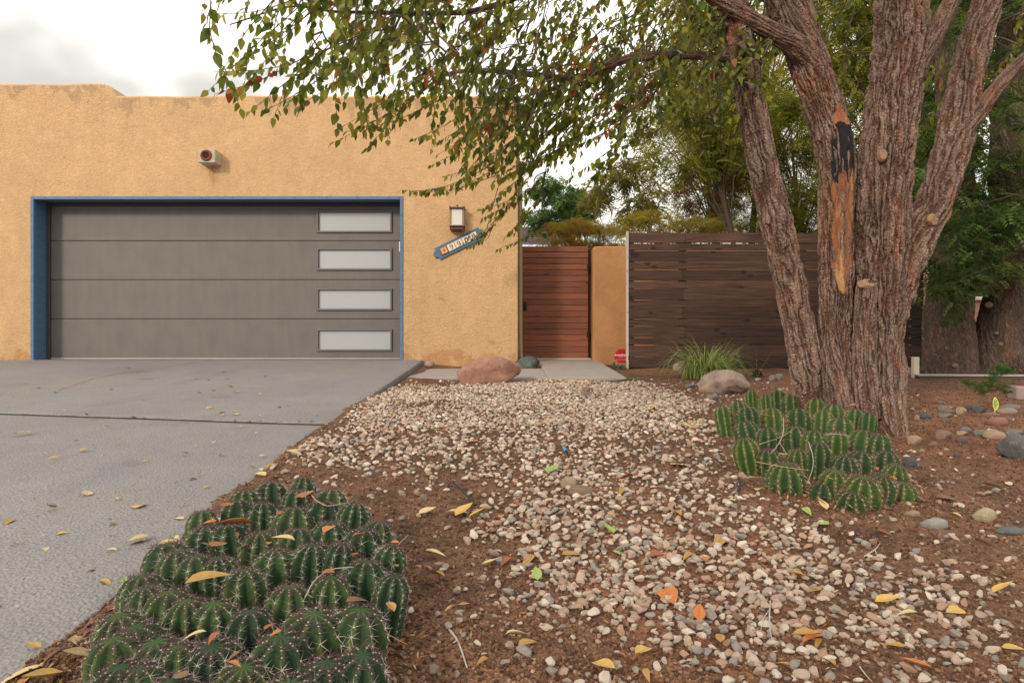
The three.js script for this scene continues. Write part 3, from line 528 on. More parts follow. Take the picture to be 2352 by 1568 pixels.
// a stem: list of [Vector3, radius]; displaced by the bark field
function stem(list, { Fd = barkF, tileU = .62, tileV = 1.35, depth = .022, step = .018, seg = 0, lump = .06, seedv = 0, cap = false, from = -Math.PI, to = Math.PI, grow = 0, mask = null } = {}) {
  const curve = new THREE.CatmullRomCurve3(list.map(e => e[0]), false, 'centripetal'), len = curve.getLength(), n = Math.max(6, Math.round(len / step)), R0 = Math.max(...list.map(e => e[1]));
  const full = to - from > 6.2, m = seg || Math.max(8, Math.round((to - from) * R0 / (step * .62))), reps = Math.max(1, Math.round(2 * Math.PI * R0 / tileU));
  const cum = [0]; for (let i = 1; i < list.length; i++) cum.push(cum[i - 1] + list[i][0].distanceTo(list[i - 1][0])); const tot = cum[cum.length - 1];
  const rad = t => { const s = t * tot; for (let i = 1; i < cum.length; i++) if (s <= cum[i] || i === cum.length - 1) { const k = clamp((s - cum[i - 1]) / (cum[i] - cum[i - 1])); return mix(list[i - 1][1], list[i][1], k); } };
  const pos = [], uv = [], idx = [];
  let N = V(0, 0, 1); // reference kept near the viewer so that angle 0 faces +z
  for (let i = 0; i <= n; i++) {
    const t = i / n, p = curve.getPointAt(t), T = curve.getTangentAt(t), r0 = rad(t); N = N.clone().sub(T.clone().multiplyScalar(N.dot(T))).normalize(); const B = T.clone().cross(N);
    for (let j = 0; j <= m; j++) {
      const jj = full && j === m ? 0 : j, th = from + (to - from) * jj / m, u = (from + (to - from) * j / m) / (2 * Math.PI) * reps + seedv * .37, v = t * len / tileV + seedv;
      const dx = Math.cos(th), dy = Math.sin(th);
      let r = r0 * (1 + lump * (pn(dx * 1.3 + seedv * 5, dy * 1.3 + t * len * 1.5) + .6 * pn(dx * 2.5 + t * len * 3, dy * 2.5 + seedv))) + grow;
      const df = Math.min(depth, r0 * .28); r = r * .95 + df * (Fd.s(u, v) - .72);
      if (cap && i === n) r *= .85; if (mask) r += mask(t, th);
      pos.push(p.x + (N.x * dx + B.x * dy) * r, p.y + (N.y * dx + B.y * dy) * r, p.z + (N.z * dx + B.z * dy) * r); uv.push(u, v);
      if (i && j) { const a = (i - 1) * (m + 1) + j - 1, c = i * (m + 1) + j - 1; idx.push(a, a + 1, c, a + 1, c + 1, c); }
    }
  }
  const g = new THREE.BufferGeometry(); g.setAttribute('position', new THREE.BufferAttribute(new Float32Array(pos), 3)); g.setAttribute('uv', new THREE.BufferAttribute(new Float32Array(uv), 2)); g.setIndex(idx); g.computeVertexNormals();
  return g;
}
function barkTone(g, k = 1) { // weathered grey, raw red-brown and dark patches drawn out along the stems
  const p = g.attributes.position, col = new Float32Array(p.count * 3);
  for (let i = 0; i < p.count; i++) { const x = p.getX(i), y = p.getY(i), z = p.getZ(i), a = fbm(x * 9 + z * 5, y * 1.6, 3), b = fbm(x * 14 - z * 8 + 30, y * 1.3 + 7, 3), d = fbm(x * 20 + z * 11 + 60, y * 2.2, 3); let c = mul([1, 1, 1], 1 + .55 * a); c = mixc(c, [1.45, .96, .70], ss(.06, .42, b) * .65); c = mixc(c, [1.7, 1.72, 1.75], ss(.16, .42, d) * .6); c = mixc(c, [.58, .48, .44], ss(.08, .38, -b + .2 * a) * .6); col.set(c, i * 3); }
  g.setAttribute('color', new THREE.BufferAttribute(col, 3)); return g;
}
const mergeIdx = l => mergeGeometries(l);
const ST = (rows) => rows.map(([fx, fy, D, rp]) => [PF(fx, fy, D), rp * .9408 * D / F]);

// ------------------------------------------------------------------ leaf shapes
function leafGeo(L = 1, W = .55, fold = .22, curl = .18, n = 4, tipk = 1) { // base at origin, along +x, top towards +y
  const pos = [], idx = []; const prof = t => Math.pow(Math.sin(Math.PI * Math.pow(t, .72)), .9) * (1 - .25 * t * tipk);
  for (let i = 0; i <= n; i++) { const t = i / n, x = t * L, y = -curl * t * t * L, w = .5 * W * L * Math.max(prof(t), i === 0 ? .0 : 0); pos.push(x, y, 0); pos.push(x, y + fold * w, -w, x, y + fold * w, w); }
  for (let i = 0; i < n; i++) { const a = i * 3, b = a + 3; idx.push(a, b, b + 1, a, b + 1, a + 1, a, a + 2, b + 2, a, b + 2, b); }
  const g = new THREE.BufferGeometry(); g.setAttribute('position', new THREE.BufferAttribute(new Float32Array(pos), 3)); g.setIndex(idx); g.computeVertexNormals(); return planarUV(g);
}
const leafMat = phys({ color: C(1, 1, 1), roughness: .72, transmission: .58, thickness: 0, ior: 1.4, specularIntensity: .45 });
const leafA = leafGeo(1, .58, .25, .22, 4), leafB = leafGeo(1, .66, .12, -.1, 4);
const thinTube = (pts, r0, r1, n = 4, seg = 0) => { // cheap tapered tube
  const cv = new THREE.CatmullRomCurve3(pts), s = seg || Math.max(3, pts.length * 2), pos = [], idx = []; let N = V(.3, .2, 1);
  for (let i = 0; i <= s; i++) { const t = i / s, p = cv.getPoint(t), T = cv.getTangent(t); N = N.clone().sub(T.clone().multiplyScalar(N.dot(T))).normalize(); const B = T.clone().cross(N), r = mix(r0, r1, t); for (let j = 0; j < n; j++) { const a = j / n * 2 * Math.PI; pos.push(p.x + r * (N.x * Math.cos(a) + B.x * Math.sin(a)), p.y + r * (N.y * Math.cos(a) + B.y * Math.sin(a)), p.z + r * (N.z * Math.cos(a) + B.z * Math.sin(a))); } if (i) for (let j = 0; j < n; j++) { const a = (i - 1) * n + j, b = (i - 1) * n + (j + 1) % n; idx.push(a, b, a + n, b, b + n, a + n); } }
  const g = new THREE.BufferGeometry(); g.setAttribute('position', new THREE.BufferAttribute(new Float32Array(pos), 3)); g.setIndex(idx); g.computeVertexNormals(); g.setAttribute('uv', new THREE.BufferAttribute(new Float32Array(pos.length / 3 * 2), 2)); return g;
};
const alongQ = (dir, roll) => { const x = dir.clone().normalize(), up = Math.abs(x.y) > .95 ? V(0, 0, 1) : V(0, 1, 0), z = x.clone().cross(up).normalize(), y = z.clone().cross(x); const q = new THREE.Quaternion().setFromRotationMatrix(new THREE.Matrix4().makeBasis(x, y, z)); return q.multiply(E3(roll, 0, 0)); };

// ------------------------------------------------------------------ the big multi-stemmed tree
const TD = 4.32;
const tree = thing('shade_tree', 'large multi-stemmed shade tree with furrowed bark behind the right cactus', 'tree', [0, 0, 0]);
{
  const T = TD, stems = [
    [ST([[1992, 1040, T, 50], [1984, 970, T, 43], [1962, 860, T, 39], [1942, 754, T, 38], [1917, 640, T, 37.5], [1896, 540, T - .02, 38], [1852, 350, T - .05, 36], [1824, 200, T - .07, 34], [1802, 70, T - .08, 34], [1788, -40, T - .1, 32], [1740, -330, T - .1, 27], [1700, -700, T - .2, 18]]), 1],
    [ST([[2055, 1050, T - .02, 60], [2050, 960, T - .02, 47], [2043, 826, T, 41], [2041, 683, T, 42], [2040, 540, T, 41], [2043, 400, T, 45], [2024, 300, T, 45], [1992, 200, T, 47], [1958, 110, T, 46], [1908, 10, T, 37], [1880, -60, T + .05, 34], [1820, -330, T + .2, 27], [1790, -700, T + .3, 17]]), 2],
    [ST([[2130, 1060, T - .05, 84], [2131, 985, T - .05, 70], [2138, 900, T - .02, 62], [2144, 826, T, 58], [2150, 683, T, 59], [2155, 560, T, 63], [2157, 450, T, 64], [2180, 250, T, 62], [2200, 107, T, 64], [2200, -10, T, 60], [2206, -200, T, 52], [2225, -700, T, 32]]), 3],
    [ST([[2160, 800, T + .02, 44], [2190, 690, T + .03, 50], [2228, 600, T + .04, 47], [2271, 518, T + .05, 43], [2326, 357, T + .06, 43], [2350, 250, T + .08, 42], [2382, 107, T + .1, 37], [2414, 0, T + .12, 33], [2490, -300, T + .2, 26], [2560, -700, T + .3, 17]]), 4],
    [ST([[2120, 1020, T - .17, 42], [2112, 900, T - .15, 30], [2112, 800, T - .14, 27], [2117, 705, T - .13, 25], [2119, 684, T - .135, 21]]), 5],
    [ST([[2170, 800, T - .04, 30], [2178, 900, T - .14, 34], [2182, 1000, T - .26, 32], [2196, 1075, T - .36, 24], [2216, 1125, T - .44, 12]]), 6],
    [ST([[2025, 850, T - .08, 22], [2045, 960, T - .14, 34], [2060, 1030, T - .22, 34], [2075, 1090, T - .3, 20]]), 7],
  ];
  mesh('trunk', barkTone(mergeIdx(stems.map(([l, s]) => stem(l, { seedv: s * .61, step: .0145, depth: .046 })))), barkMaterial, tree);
  const limbs = [
    [ST([[2000, 170, T - .02, 34], [1945, 112, T - .09, 30], [1885, 78, T - .13, 24], [1839, 50, T - .15, 22], [1765, 6, T - .18, 21], [1650, -75, T - .2, 18], [1480, -160, T - .25, 13]]), 8],
    [ST([[2010, 230, T + .02, 28], [1998, 130, T + .04, 24], [1982, 60, T + .04, 19], [1966, 0, T + .05, 17], [1930, -300, T + .1, 12]]), 9],
    [ST([[2225, 185, T - .02, 34], [2256, 128, T - .03, 28], [2290, 68, T - .02, 24], [2325, 0, T, 22], [2420, -250, T + .1, 15]]), 10],
    [ST([[2315, 400, T + .05, 26], [2348, 330, T + .02, 25], [2385, 283, T, 21], [2436, 214, T - .02, 19], [2500, 150, T - .05, 18], [2660, 10, T - .1, 14]]), 11],
    [ST([[1800, 138, T - .05, 14], [1765, 141, T - .06, 12], [1690, 134, T - .05, 11.5], [1610, 136, T, 11], [1542, 142, T + .05, 11], [1470, 165, T + .1, 10.5], [1400, 190, T + .2, 9], [1290, 181, T + .4, 7.5], [1180, 172, T + .6, 6], [1090, 182, T + .8, 4.5], [1020, 230, T + 1.0, 3]]), 12],
    [ST([[1480, -160, T - .25, 13], [1330, -40, T - .35, 9], [1160, 25, T - .5, 7], [1030, 32, T - .6, 6], [900, 30, T - .7, 4.6], [817, 28, T - .8, 3.6], [711, 16, T - .9, 2.4], [560, 60, T - 1, 1.5]]), 13],
    [ST([[1740, -330, T - .1, 18], [1500, -330, T - .3, 11], [1200, -200, T - .5, 8], [900, -90, T - .8, 5], [640, -60, T - 1, 2.5]]), 14],
  ];
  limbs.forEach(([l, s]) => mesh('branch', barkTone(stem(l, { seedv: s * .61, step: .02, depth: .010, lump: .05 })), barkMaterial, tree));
  // cut faces of sawn-off limbs
  const cutMap = ctex(128, 128, (u, v) => { const r = Math.hypot(u - .5, v - .5), k = pn(r * 60, 3) * .5 + fbm(u * 20, v * 20, 3); return mul([.40, .25, .145], 1 + .45 * k); });
  const cutMat = std({ map: cutMap, roughness: .8, bumpMap: rep(soilBump, 1), bumpScale: .004 });
  const cut = (fx, fy, D, a, b, yaw, pitch, tilt) => { const g = new THREE.CylinderGeometry(1, 1.25, 1.6, 20, 3); const p = g.attributes.position; for (let i = 0; i < p.count; i++) { const k = 1 + .18 * pn(p.getX(i) * 2 + fx, p.getZ(i) * 2); p.setXYZ(i, p.getX(i) * k * a, p.getY(i) * .014 + (p.getY(i) > .5 ? .008 * pn(p.getX(i) * 2.2, p.getZ(i) * 2.2) : 0), p.getZ(i) * k * b); } g.computeVertexNormals(); const m = mesh('cut_limb', g, cutMat, tree); m.position.copy(PF(fx, fy, D)); m.rotation.set(Math.PI / 2 + pitch, yaw, tilt, 'YXZ'); };
  cut(2119, 692, T - .172, .052, .028, .25, -.7, 0); cut(2156, 378, T - .150, .022, .032, -.1, -.1, 0); cut(2279, 537, T - .07, .036, .030, .5, .1, 0);
  // bare wood and black sap on the second stem
  const sl = ST([[2041, 720, T, 42], [2040, 640, T, 42], [2040, 540, T, 41], [2043, 430, T, 45], [2036, 340, T, 45.5], [2024, 272, T, 45.5]]);
  const g = stem(sl, { from: -.95, to: 1.05, depth: .012, step: .008, seedv: 1.22, grow: .004, lump: .06, mask: (t, th) => { const q = (th - .05) / .80, e = Math.abs(q) + .22 * pn(t * 7, th * 2 + 3) + .12 * pn(t * 22, 9) + Math.pow(Math.abs(t - .5) * 2, 5) * .75; return e > .95 ? -.035 : .0; } }), p = g.attributes.position, col = [];
  for (let i = 0; i < p.count; i++) {
    const v = p.getY(i), Y = yf => PF(2040, yf, T).y, x = p.getX(i), n = fbm(x * 22, v * 6, 4), f = fbm(x * 70, v * 14, 3);
    let c = mixc([.27, .10, .04], [.15, .055, .024], clamp(.5 + n + f)); c = mixc(c, [.38, .20, .09], ss(.1, .45, fbm(x * 16 + 7, v * 4, 3)));
    const sap = v < Y(308) + .03 * n && v > Y(445) + .16 * n + .06 * f ? 1 : 0;
    c = mixc(c, mul([.008, .004, .004], 1 + 1.2 * Math.max(0, f)), sap); if (v > Y(312) + .02 * n) c = mixc([.36, .15, .06], [.24, .08, .035], clamp(.5 + n * 2)); col.push(...c);
  }
  g.setAttribute('color', new THREE.BufferAttribute(new Float32Array(col), 3));
  tag(mesh('bare_wood', g, std({ vertexColors: true, roughness: .88, bumpMap: barkMaterial.bumpMap, bumpScale: .008 }), tree), 'strip of bare orange wood with a black sap streak');
}
// ------------------------------------------------------------------ crown of the big tree
const GREENS = [[.13, .17, .02], [.185, .215, .024], [.25, .27, .03], [.085, .13, .02], [.32, .31, .04], [.20, .20, .03]];
const WARMS = [[.36, .19, .03], [.42, .15, .04], [.28, .07, .02], [.45, .27, .06]];
function leafColour(warm) { const c = rnd() < warm ? pick(WARMS) : pick(GREENS); const k = rr(.75, 1.3); return C(c[0] * k * rr(.9, 1.1), c[1] * k, c[2] * k); }
{
  setSeed(2024);
  // lower outline of the crown across the photo and how densely it is filled
  const LOW = [[450, 120], [470, 215], [520, 235], [560, 262], [620, 268], [690, 255], [740, 225], [780, 320], [850, 342], [905, 335], [935, 300], [1000, 400], [1060, 430], [1120, 430], [1170, 440], [1215, 410], [1240, 400], [1290, 425], [1360, 400], [1420, 345], [1470, 330], [1520, 300], [1580, 330], [1640, 310], [1700, 180], [1800, 120], [1950, 110], [2352, 60]];
  const DEN = [[450, .42], [560, .55], [700, .50], [800, .62], [900, .75], [1000, .9], [1150, 1], [1300, .95], [1500, 1], [1700, .8], [1800, .35], [2352, .22]];
  const twigs = [], leaves = [], woods = [];
  const nodes = []; // points other wood can spring from
  const addNodes = (rows) => { const l = rows.map(([fx, fy, D]) => PF(fx, fy, D)); const cv = new THREE.CatmullRomCurve3(l); for (let i = 0; i <= 40; i++) nodes.push(cv.getPoint(i / 40)); };
  const T = TD;
  addNodes([[1765, 141, T], [1542, 142, T + .05], [1400, 190, T + .2], [1180, 172, T + .6], [1090, 182, T + .8], [1020, 230, T + 1]]);
  addNodes([[1480, -160, T - .25], [1160, 25, T - .5], [900, 30, T - .7], [711, 16, T - .9], [560, 60, T - 1]]);
  addNodes([[1740, -330, T - .1], [1500, -330, T - .3], [1200, -200, T - .5], [900, -90, T - .8], [640, -60, T - 1]]);
  addNodes([[2414, 0, T + .12], [2490, -300, T + .2], [2560, -700, T + .3]]); addNodes([[1880, -60, T], [1820, -330, T + .2], [1790, -700, T + .3]]); addNodes([[2200, -10, T], [2225, -700, T]]); addNodes([[2436, 214, T], [2660, 10, T - .1]]);
  const depthAt = (px, py) => { const a = px < 800 ? 3.1 : px < 1250 ? mix(3.1, 4.5, (px - 800) / 450) : px < 1700 ? 4.4 : 4.6, low = ss(250, 480, py) * ss(880, 1020, px) * .5; return a + low + rr(-.45, .55); };
  const tips = [];
  // sprays that can be told apart in the photo: [tip px, tip py, distance, length, heading of the tip in degrees (0 = right, 180 = left, 270 = down)]
  for (const s of [[455, 30, 3.1, .5, 185], [490, 165, 3.1, .55, 188], [495, 215, 3.1, .4, 200], [565, 262, 3.1, .42, 215], [628, 270, 3.15, .45, 250], [690, 255, 3.2, .3, 265], [770, 325, 3.5, .5, 205], [800, 300, 3.5, .5, 190], [845, 340, 3.6, .45, 225], [920, 436, 4.8, .65, 178], [945, 440, 4.8, .5, 188], [1000, 445, 4.9, .5, 200], [1075, 395, 5.2, .5, 230], [1035, 370, 5.0, .5, 240], [1105, 480, 5.0, .4, 195], [1118, 515, 5.1, .35, 215], [1138, 575, 5.2, .45, 205], [1110, 500, 5.0, .35, 205], [1125, 470, 5.0, .35, 220], [1150, 500, 5.0, .35, 240], [1172, 470, 4.9, .4, 250], [1150, 440, 4.9, .4, 215], [1060, 410, 4.8, .4, 215], [1020, 405, 4.8, .4, 200], [990, 380, 4.7, .4, 205], [1040, 330, 4.6, .4, 215], [1090, 350, 4.7, .4, 230], [1120, 400, 4.8, .4, 235], [1190, 430, 4.8, .4, 255], [1180, 540, 5.1, .35, 240], [1080, 300, 4.5, .4, 215], [1000, 330, 4.5, .4, 210], [950, 320, 4.4, .4, 205], [1210, 460, 4.8, .35, 265], [1060, 560, 8.3, .35, 206], [1072, 545, 8.3, .35, 200], [1092, 562, 8.3, .3, 230], [1080, 552, 8.3, .3, 215], [1098, 548, 8.3, .32, 225], [1068, 570, 8.35, .3, 200], [1104, 556, 8.3, .3, 240], [1160, 545, 5.2, .4, 225], [1195, 500, 5.0, .4, 250], [1240, 440, 5.2, .5, 250], [1330, 430, 4.8, .5, 220], [1390, 405, 4.7, .45, 250], [1280, 310, 4.4, .5, 250], [1450, 330, 4.6, .5, 250], [1205, 380, 4.6, .5, 255]]) tips.push(s);
  let tries = 0;
  while (tips.length < 415 && tries++ < 20000) { const px = rr(450, 1840), lo = tab(LOW, px), py = rr(-60, lo - 8); if (rnd() > tab(DEN, px)) continue; if (px < 780 && py > 90 && py < 150 && rnd() < .5) continue; tips.push([px, py, depthAt(px, py), rr(.32, .6), rr(195, 290)]); }
  for (let i = 0; i < 110; i++) { const px = rr(985, 1470); tips.push([px, rr(190, tab(LOW, px) - 5), depthAt(px, 300) + rr(-.3, .4), rr(.3, .55), rr(200, 285)]); }
  for (let i = 0; i < 60; i++) { const px = rr(1850, 2352); tips.push([px, rr(-40, px > 2050 && px < 2250 ? 330 : 260), rr(4.7, 5.6), rr(.25, .45), rr(230, 310)]); }
  for (let i = 0; i < 400; i++) { const px = rr(250, 2900); tips.push([px, rr(-1500, -60), rr(3.0, 6.8), rr(.4, .7), rr(190, 350)]); }  // unseen upper crown: extra twigs added above the view to shade the yard
  const roots = [];
  for (const [px, py, D, L, hd] of tips) {
    const tip = P(px, py, D), a = hd * Math.PI / 180, dz = rr(-.3, .3);
    const end = V(Math.cos(a), Math.sin(a), dz).normalize(), p1 = tip.clone().addScaledVector(end, -L * .5), back = end.clone().lerp(V(-.55, -.45, 0), .55).normalize(), p0 = p1.clone().addScaledVector(back, -L * .55);
    twigs.push([p0, p1, tip, py]); roots.push(p0);
  }
  // join every twig to the nearest wood
  const order = roots.map((r, i) => [i, Math.min(...nodes.map(n => n.distanceTo(r)))]).sort((a, b) => a[1] - b[1]);
  for (const [i] of order) {
    const r = roots[i]; let best = null, bd = 1e9; for (const n of nodes) { const d = n.distanceTo(r) + (n.x < r.x ? .25 : 0) + (n.y < r.y ? .2 : 0); if (d < bd) { bd = d; best = n; } }
    const midp = best.clone().lerp(r, .5); midp.y += bd * .08; midp.x += rr(-.04, .04); midp.z += rr(-.04, .04);
    woods.push(thinTube([best, midp, r], .0055, .0034, 4, 5)); nodes.push(r, midp);
  }
  for (const [p0, p1, tip, py] of twigs) {
    const cv = new THREE.CatmullRomCurve3([p0, p1, tip]), len = cv.getLength(), n = Math.round(len / .026), warm = rnd() < .05 ? .6 : .02;
    woods.push(thinTube([p0, p1, tip], .003, .0011, 3, 6));
    for (let i = 0; i <= n; i++) {
      const t = .12 + .88 * i / n, p = cv.getPoint(Math.min(t, 1)), tg = cv.getTangent(Math.min(t, 1)); if (rnd() < .16) continue;
      const side = i % 2 ? 1 : -1, out = tg.clone().cross(V(rr(-.3, .3), 1, rr(-.5, .5))).normalize().multiplyScalar(side * rr(.6, 1.1));
      const dir = tg.clone().multiplyScalar(i === n ? 1 : rr(.1, .9)).add(out).add(V(rr(-.4, .4), rr(-.2, .2), rr(-.5, .5))).add(V(0, -rr(.35, 1.4), 0));
      const s = mix(.032, .076, (rnd() + rnd()) / 2) * (t > .85 ? .8 : 1);
      leaves.push({ p: p.clone(), q: alongQ(dir, rr(-1.3, 1.3)), s, c: leafColour(warm), a: s / -p.z * (py > -20 ? 1 : .1) });
    }
  }
  mesh('twigs', mergeIdx(woods), std({ color: C(.12, .085, .065), roughness: .9 }), tree).userData.kind = 'stuff';
  leaves.sort((a, b) => b.a - a.a);
  const palette = new Map();
  const mats = [...GREENS, ...WARMS].map(c => phys({ color: C(...c), roughness: .72, transmission: .58, thickness: 0, ior: 1.4, specularIntensity: .45 }));
  leaves.slice(0, 300).forEach((e) => { let bi = 0, bd = 9; [...GREENS, ...WARMS].forEach((c, i) => { const d = Math.abs(c[0] - e.c.r) + Math.abs(c[1] - e.c.g); if (d < bd) { bd = d; bi = i; } }); const m = mesh('leaf', rnd() < .5 ? leafA : leafB, mats[bi], tree); m.position.copy(e.p); m.quaternion.copy(e.q); m.scale.setScalar(e.s); });
  const rest = leaves.slice(300);
  stuffInst('crown', leafA, leafMat, rest.filter((e, i) => i % 2), tree); stuffInst('crown', leafB, leafMat, rest.filter((e, i) => !(i % 2)), tree);
}
// ivy-like shoots on the first stem
{
  setSeed(77); const L = []; for (let i = 0; i < 46; i++) { const p = PF(rr(1795, 1835), rr(60, 205), TD - rr(.18, .26)); L.push({ p, q: alongQ(V(rr(-1, 1), -rr(.3, 1), rr(.1, .8)), rr(-.6, .6)), s: rr(.045, .075), c: leafColour(0).multiplyScalar(1.25) }); }
  stuffInst('shoot_leaves', leafB, leafMat, L, tree);
}

// ------------------------------------------------------------------ trees and shrubs behind
// sprig of leaflets on a thin rachis, about 1 long
function sprig(n, lw, ll, droop, splay) { const gs = []; for (let i = 0; i < n; i++) { const t = (i + .6) / n, y = -droop * t * t; for (const s of [-1, 1]) { const g = new THREE.BufferGeometry(), a = ll * (1 - .4 * t), x = t; const dx = a * .55, dz = s * a * splay; const px = lw * a; g.setAttribute('position', new THREE.BufferAttribute(new Float32Array([x, y, 0, x + dx * .5 - px, y + .04 * a, dz * .5, x + dx, y - .15 * a, dz, x, y, 0, x + dx, y - .15 * a, dz, x + dx * .5 + px, y + .04 * a, dz * .5]), 3)); g.computeVertexNormals(); gs.push(g); } } const m = mergeGeometries(gs); return planarUV(m); }
const sprigFine = sprig(7, .16, .30, .25, 1), sprigBroad = sprig(4, .34, .5, .2, .9), sprigLong = sprig(5, .09, .75, .5, .35);
const farLeafMat = phys({ color: C(1, 1, 1), roughness: .85, transmission: .55, thickness: 0, ior: 1.35, specularIntensity: .35 });
function crownPoints(n, c, r, { clumps = 26, tight = .30, hollow = .35 } = {}) { // uneven crown: leaves gather in clumps spread through the volume
  const cl = []; for (let i = 0; i < clumps; i++) { let p; do { p = V(rr(-1, 1), rr(-1, 1), rr(-1, 1)); } while (p.length() > 1 || p.length() < hollow); cl.push([p, rr(.6, 1.3)]); }
  const out = []; for (let i = 0; i < n; i++) { const [p, k] = pick(cl); let d; do { d = V(rr(-1, 1), rr(-1, 1), rr(-1, 1)); } while (d.length() > 1); const q = p.clone().addScaledVector(d, tight * k); out.push(V(c.x + q.x * r.x, c.y + q.y * r.y, c.z + q.z * r.z)); } return [out, cl.map(([p]) => V(c.x + p.x * r.x, c.y + p.y * r.y, c.z + p.z * r.z))];
}
function bgTree(name, label, base, top, r0, c, r, n, geo, size, cols, opt = {}, group) {
  const o = thing(name, label, opt.category || 'tree', [base.x, base.y, base.z], 0, group), loc = v => v.clone().sub(base);
  const [pts, cl] = crownPoints(n, c, r, opt);
  const trunkPts = [V(0, -.1, 0), loc(base.clone().lerp(top, .5)).add(V(rr(-.1, .1), 0, 0)), loc(top)];
  const gs = [thinTube(trunkPts, r0, r0 * .45, 9, 14)], P0 = new THREE.CatmullRomCurve3(trunkPts);
  for (const k of cl) { const s = P0.getPoint(rr(.45, 1)), e = loc(k), m = s.clone().lerp(e, .5); m.y += .1 * r.y; gs.push(thinTube([s, m, e], r0 * .28, r0 * .05, 4, 5)); }
  mesh('trunk', mergeIdx(gs), opt.wood || std({ color: C(.075, .05, .037), roughness: .95 }), o);
  stuffInst('crown', geo, farLeafMat, pts.map(p => { const k = pick(cols), w = rr(.7, 1.3); return { p: loc(p), q: E3(rr(-.6, .9), rr(0, 6.28), rr(-1.1, .3), 'YXZ'), s: size * rr(.7, 1.3), c: C(k[0] * w, k[1] * w, k[2] * w) }; }), o);
  return o;
}
const LOC = [[.42, .38, .05], [.32, .33, .04], [.5, .41, .065], [.22, .25, .03]];
{
  setSeed(900);
  const gY = -.06, at2 = (px, py, D) => P(px, py, D);
  bgTree('leafy_tree', 'dark green leafy tree above the shingle roof behind the gate', V(1.75, gY, -19), V(1.75, 3.6, -19), .1, at2(1300, 478, 19), V(1.35, .78, .9), 2300, sprigBroad, .20, [[.12, .21, .06], [.16, .27, .07], [.09, .15, .045]], { clumps: 30, tight: .3 });
  bgTree('autumn_shrub', 'orange and green shrub rising over the gate and stucco wall', V(1.5, gY, -12), V(1.5, 1.7, -12), .05, at2(1350, 545, 12), V(.82, .36, .5), 2100, sprigFine, .13, [[.54, .34, .06], [.54, .24, .05], [.40, .37, .06], [.46, .40, .08], [.26, .27, .04]], { clumps: 40, tight: .34, category: 'shrub' });
  const sA = at2(1580, 330, 15);
  bgTree('locust_tree', 'yellow green feathery tree behind the left part of the fence', V(4.5, gY, -15), at2(1650, 250, 15), .09, at2(1650, 270, 15), V(1.75, 2.3, 1.2), 4600, sprigFine, .26, LOC, { clumps: 70, tight: .24 });
  bgTree('locust_tree', 'taller yellow green feathery tree rising behind the big trunk', V(5.6, gY, -16.5), at2(1760, 100, 16.5), .1, at2(1770, 130, 16.5), V(2.6, 3.6, 1.6), 7200, sprigFine, .27, LOC, { clumps: 90, tight: .22 });
  bgTree('locust_tree', 'low green tree just above the fence between the stems', V(5.4, gY, -13), at2(1830, 420, 13), .07, at2(1815, 400, 13), V(1.25, 1.4, .9), 3600, sprigFine, .22, [[.22, .25, .035], [.29, .29, .04], [.15, .17, .025]], { clumps: 50, tight: .26 });
  bgTree('red_leaf_tree', 'small tree with dark red leaves behind the fence', V(4.3, gY, -14), at2(1640, 420, 14), .06, at2(1640, 430, 14), V(1.15, .8, .7), 800, sprigFine, .2, [[.16, .035, .022], [.20, .06, .03], [.13, .10, .02]], { clumps: 22, tight: .25 });
  bgTree('willow_tree', 'thin drooping fine-leaved tree against the bright sky', V(2.7, gY, -16), at2(1440, 420, 16), .022, at2(1430, 435, 16), V(.85, .85, .6), 620, sprigLong, .30, [[.24, .23, .06], [.30, .27, .07]], { clumps: 22, tight: .3 });
  bgTree('hedge_tree', 'golden green bushes along the top of the fence', V(3.3, gY, -13.5), at2(1560, 520, 13.5), .06, at2(1560, 520, 13.5), V(1.5, .30, .6), 1700, sprigFine, .18, [[.44, .38, .06], [.34, .34, .05], [.48, .34, .055]], { clumps: 40, tight: .3, category: 'bush' });
  bgTree('leafy_tree', 'bright yellow green broadleaf tree showing between the stems', V(6.1, gY, -10.6), at2(2060, 250, 10.6), .07, at2(2050, 170, 10.6), V(1.5, 2.0, .8), 3600, sprigBroad, .15, [[.30, .30, .04], [.22, .25, .035], [.38, .34, .05], [.16, .19, .03]], { clumps: 60, tight: .22 });
  bgTree('leafy_tree', 'green broadleaf tree filling the gap left of the big trunk', V(3.9, gY, -10.8), at2(1600, 220, 10.8), .05, at2(1600, 190, 10.8), V(1.2, 1.6, .7), 2100, sprigBroad, .14, [[.24, .26, .035], [.18, .21, .03], [.32, .30, .045]], { clumps: 60, tight: .2 });
  bgTree('dark_tree', 'dense dark evergreen tree filling the gap between right stems', V(7.2, gY, -13), at2(2120, 150, 13), .16, at2(2130, 170, 13), V(2.2, 3.8, 1.5), 6500, sprigFine, .30, [[.06, .085, .018], [.085, .11, .022], [.12, .14, .03]], { clumps: 90, tight: .24 });
}
